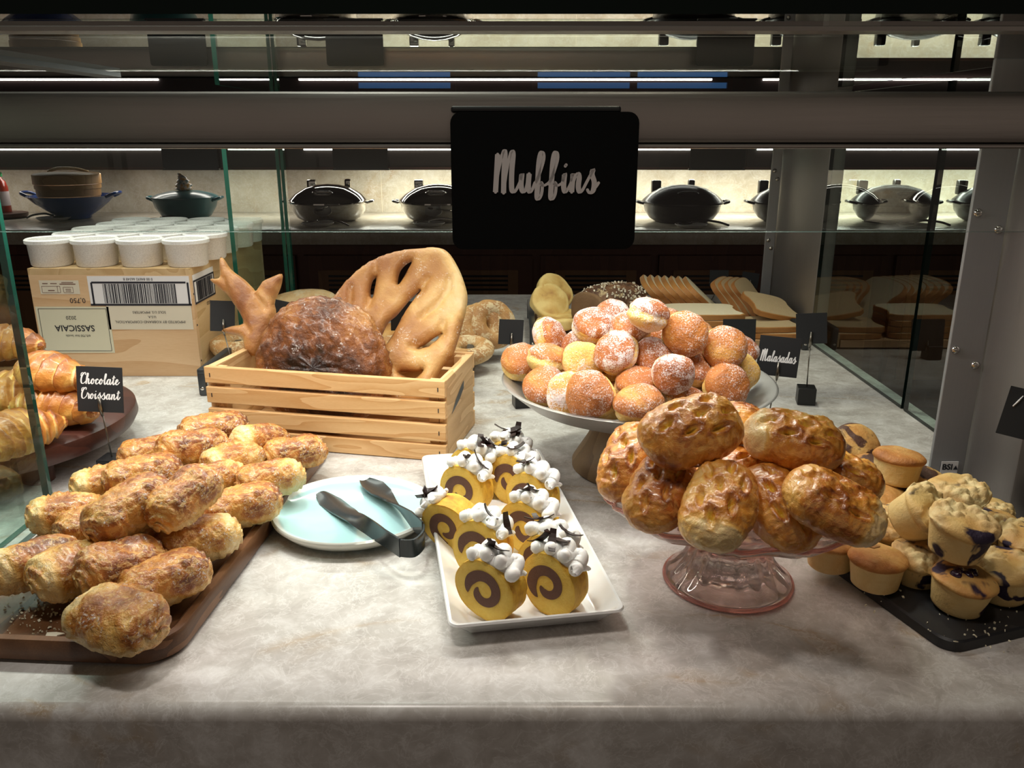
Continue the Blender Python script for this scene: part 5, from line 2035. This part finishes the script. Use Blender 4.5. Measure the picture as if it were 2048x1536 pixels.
t = NT('danish_glazed')
_src = M['danish'].copy()
_src.name = 'danish_filled'
nt_ = _src.node_tree
bs = nt_.nodes['Principled BSDF']
lk = bs.inputs['Base Color'].links[0].from_socket
an_ = nt_.nodes.new('ShaderNodeAttribute')
an_.attribute_name = 'fill'
mx = nt_.nodes.new('ShaderNodeMix')
mx.data_type = 'RGBA'
nt_.links.new(an_.outputs['Fac'], mx.inputs[0])
nt_.links.new(lk, mx.inputs[6])
mx.inputs[7].default_value = (.80, .46, .02, 1)
nt_.links.new(mx.outputs[2], bs.inputs['Base Color'])
M['danish_filled'] = _src
bpy.data.materials.remove(t.m)
dan = [blob(danish_fn(s, open_end=oe), 96, 88).mesh('mango_danish', 'danish_filled', True) for s, oe in ((1.0, 0), (2.6, 1), (4.1, -1))]
# px, py, height, variant, yaw, rx (roll), ry (pitch), scale, open face patch
DAN = [
    (1383, 868, .188, 0, 18, 34, 0, 1.04, 'plump mango danish with yellow filled slits on top of the pile'),
    (1470, 852, .170, 1, 70, -10, 0, .96, 'mango danish half hidden behind the topmost one'),
    (1580, 890, .172, 2, -14, 26, 4, 1.0, 'oval mango danish with two bright yellow slits near the small muffins'),
    (1268, 924, .146, 0, 62, 26, -28, .98, 'mango danish leaning outward with long slanted slits beside the pedestal'),
    (1316, 990, .134, 1, 60, 34, -14, .92, 'torn open mango danish showing a yellow hollow'),
    (1442, 1024, .134, 2, 64, 30, -6, .96, 'mango danish with yellow spots on its pale cut edge at the stand front'),
    (1553, 1030, .132, 0, -72, 28, 6, .98, 'brown glazed mango danish with one wide dimple at the stand front'),
    (1655, 1020, .136, 1, -28, 26, 12, .96, 'shiny amber mango danish at the stand rim nearest the slate'),
    (1668, 952, .140, 2, -30, 10, 8, .98, 'smooth mango danish behind the shiny amber one'),
    (1490, 948, .138, 0, 10, 0, 0, .95, 'mango danish buried in the middle of the pile'),
    (1385, 950, .134, 2, 20, 0, 0, .92, 'mango danish buried under the topmost one'),
]
its = []
for (px, py, z, k, yw, rx, ry_, s, lab) in DAN:
    dr = (Matrix.Rotation(R(rx), 3, 'X') @ Matrix.Rotation(R(ry_), 3, 'Y') @ Matrix.Rotation(R(yw), 3, 'Z')).to_euler()
    it = spheres(dr, s, ((-.022, -.010, 0), (-.022, .010, 0), (0, -.012, 0), (0, .012, 0), (.022, -.010, 0), (.022, .010, 0)), .0195)
    it['pos'] = PZ(px, py, z)
    it['rot'] = dr
    its.append(it)
relax(its, 60, lambda q: .086 + .02 * max(0, min(1.3, (math.hypot(q.x - .228, q.y - .775) - .07) / .06)) if math.hypot(q.x - .228, q.y - .775) < .145 else .05, .12)
for it, (px, py, z, k, yw, rx, ry_, s, lab) in zip(its, DAN):
    o = tag(link('mango_danish', dan[k], None, it['pos'], it['rot']), lab, 'pastry', 'mango danishes on the pink stand')
    o.scale = (s, s, s)

# ================================================================== slate with small muffins
sc0 = PZ(1880, 1306, 0)
sang = R(18.5)
SWd, SLn = .235, .39
slt = []
for x, y in rrect(SWd, SLn, .018, 6):
    slt.append((x + SWd / 2, y + SLn / 2))
mb = MB()
mb.loops([[(x, y, .0006) for x, y in slt], [(x, y, .010) for x, y in slt], [((x - SWd / 2) * .985 + SWd / 2, (y - SLn / 2) * .992 + SLn / 2, .012) for x, y in slt]])
tag(link('slate_tray', mb.mesh('slate_tray', 'slate', True, 35), None, (sc0.x + .006, sc0.y - .004, CT), (0, 0, sang)), 'black rounded slate tray carrying the small muffins', 'tray')


def muffin_fn(seed, crumble, flat=.0, dome=.010):
    def f(t_, a):
        # profile along z from the base centre (t=-1) to the crown (t=1)
        s = (t_ + 1) / 2
        H1 = .026
        if s < .22:
            r_, z = .0215 * (s / .22), 0
            top = 0
        elif s < .55:
            u = (s - .22) / .33
            r_, z = .0215 + .0045 * u, H1 * u
            top = 0
        elif s < .62:
            u = (s - .55) / .07
            r_, z = .026 + .0022 * math.sin(u * PI * .6), H1 + .003 * u
            top = .5
        else:
            u = (s - .62) / .38
            r_, z = .0282 * math.cos(u * PI / 2) ** .8, H1 + .003 + dome * math.sin(u * PI / 2)
            top = 1
        if t_ in (-1, 1):
            r_ = 0
        x, y = r_ * math.cos(a), r_ * math.sin(a)
        q = (x + seed * 2.1, y, z)
        cr = 0
        if top:
            n = nz(q, 40, 2) * .0022
            if crumble:
                vv = noise.voronoi(Vector(q) * 150)[0][0]
                lum = math.sqrt(max(0, 1 - (vv / .62) ** 2)) * .0042
                cov = max(0, min(1, (nz(q, 26, 2) + .35) * 2.2))
                n += lum * cov
                cr = cov
            z += n
            x *= 1 + n * 10
            y *= 1 + n * 10
        else:
            k = 1 + nz(q, 35, 2) * .03
            x *= k
            y *= k
        tv = (.10 + .05 * nz(q, 30)) if not top else (.62 + .35 * nz(q, 25, 2) - (.18 if crumble else 0))
        return Vector((x, y, z)), {'toast': min(1, max(0, tv)), 'crumb': cr}
    return f


muf = {'blue': [blob(muffin_fn(s, True), 54, 52).mesh('small_muffin', 'muffin_blue', True) for s in (1, 2, 3)],
       'smooth': [blob(muffin_fn(s, False, 0, .007), 40, 44).mesh('small_muffin', 'muffin_blue_smooth', True) for s in (4,)],
       'plain': [blob(muffin_fn(s, False, 0, .009), 40, 44).mesh('small_muffin', 'muffin_plain', True) for s in (5, 6)],
       'cocoa': [blob(muffin_fn(s, False, 0, .010), 40, 44).mesh('small_muffin', 'muffin_cocoa', True) for s in (7, 8)]}
# crop px, crop py (of the muffin's middle), height of its middle, kind, tilt x, tilt y, yaw, scale, label
MUF = [
    (540, 910, .032, 'plain', 0, 0, 0, 1.02, 'pale muffin with flaked almond top at the slate edge by the pink stand'),
    (780, 880, .034, 'blue', 14, 0, 40, 1.0, 'crumble muffin with a dark berry stain next to the almond topped one'),
    (1045, 1050, .032, 'smooth', 6, 4, 0, 1.06, 'smooth golden muffin with one large berry at the slate front'),
    (1310, 960, .034, 'blue', 6, -6, 100, 1.06, 'crumble muffin with a dark berry side behind the smooth golden one'),
    (1045, 735, .078, 'blue', 8, 4, 200, 1.10, 'large crumble muffin raised over the smooth golden one'),
    (600, 680, .040, 'blue', 16, 0, 300, 1.0, 'crumble muffin beside the rim of the pink stand'),
    (790, 590, .078, 'blue', 40, 28, 20, 1.05, 'crumble muffin tipped over showing its berry stained side'),
    (1010, 500, .080, 'blue', 10, 0, 60, 1.08, 'large crumble muffin on top of the heap near the post'),
    (1265, 720, .044, 'blue', 12, -10, 150, 1.05, 'crumble muffin behind the large raised one'),
    (1400, 770, .044, 'blue', 6, -4, 250, 1.0, 'crumble muffin at the far side of the slate'),
    (640, 320, .072, 'plain', -4, 4, 0, 1.05, 'upright orange brown muffin standing high at the far end of the slate'),
    (395, 170, .066, 'cocoa', 30, 10, 0, 1.05, 'cocoa streaked muffin farthest along the slate'),
    (575, 500, .044, 'cocoa', 10, 0, 70, 1.05, 'cocoa streaked muffin low in front of the upright one'),
    (810, 410, .046, 'cocoa', 8, 6, 140, 1.05, 'cocoa streaked muffin low behind the tipped crumble one'),
    (500, 350, .050, 'cocoa', 20, -10, 0, 1.0, 'cocoa streaked muffin half hidden by the smooth danish'),
    (250, 800, .032, 'plain', 0, 0, 40, 1.0, 'pale muffin half hidden under the rim of the pink stand'),
    (1180, 610, .040, 'blue', 6, 0, 10, 1.0, 'crumble muffin low between the raised ones'),
    (700, 640, .034, 'blue', 4, 0, 80, 1.0, 'crumble muffin buried under the tipped one'),
    (950, 640, .034, 'blue', 4, 0, 180, 1.0, 'crumble muffin buried under the heap')]
g = random.Random(2)
its = []
for i, (qx, qy, z, kd, rx, ry_, yw, s, lab) in enumerate(MUF):
    it = spheres((0, 0, 0), s, ((0, 0, 0),), .0245)
    it['pos'] = PZ(1580 + qx * .3254, 840 + qy * .3254, z)
    its.append(it)
relax(its, 60, lambda q: .0125 - .004, .25)
for i, (qx, qy, z, kd, rx, ry_, yw, s, lab) in enumerate(MUF):
    p = its[i]['pos']
    me = muf[kd][i % len(muf[kd])]
    e = Euler((R(rx), R(ry_), R(yw)))
    if rx or ry_:
        e = (Matrix.Rotation(R(rx), 3, 'X') @ Matrix.Rotation(R(ry_), 3, 'Y') @ Matrix.Rotation(R(yw), 3, 'Z')).to_euler()
    off = e.to_matrix() @ Vector((0, 0, -.018 * s))
    o = tag(link('small_muffin', me, None, p + off, e), lab, 'muffin', 'small muffins on the slate')
    o.scale = (s, s, s)
    if kd == 'smooth':
        M['berry'] = plain('blueberry', (.03, .010, .035), .22, Coat_Weight=.4)
        gb = random.Random(9)
        for (bx_, by_) in ((-.006, .004), (.000, -.001), (.006, .003), (-.011, -.001)):
            bl_ = blob(lambda t_, a_: (Vector((.0052 * math.sqrt(max(0, 1 - t_ * t_)) * math.cos(a_), .0052 * math.sqrt(max(0, 1 - t_ * t_)) * math.sin(a_), .0040 * t_)) * (1 + .08 * math.sin(3 * a_)), {}), 12, 14)
            link('berry', bl_.mesh('berry', 'berry', True), o, (bx_, by_ - .002, .0350))
gs = random.Random(31)
crumbs('pale crumbs scattered on the bare front of the slate', [PZ(gs.gauss(1960, 60), gs.gauss(1245, 28), .0125) for _ in range(45)] + [PZ(gs.uniform(1720, 1950), gs.uniform(1180, 1230), .0125) for _ in range(14)], 'label_cream', .0008, .0030, 5)
al = [(-.006, 0), (0, -.004), (.007, -.001), (.008, .002), (0, .005)]
p = PZ(1745, 1094, .064)
tag(link('almond_flake', MB().prism(al, 0, .0012).mesh('almond_flake', 'toast_crust', False), None, p), 'brown almond flake on the pale muffin at the slate edge', 'nut')
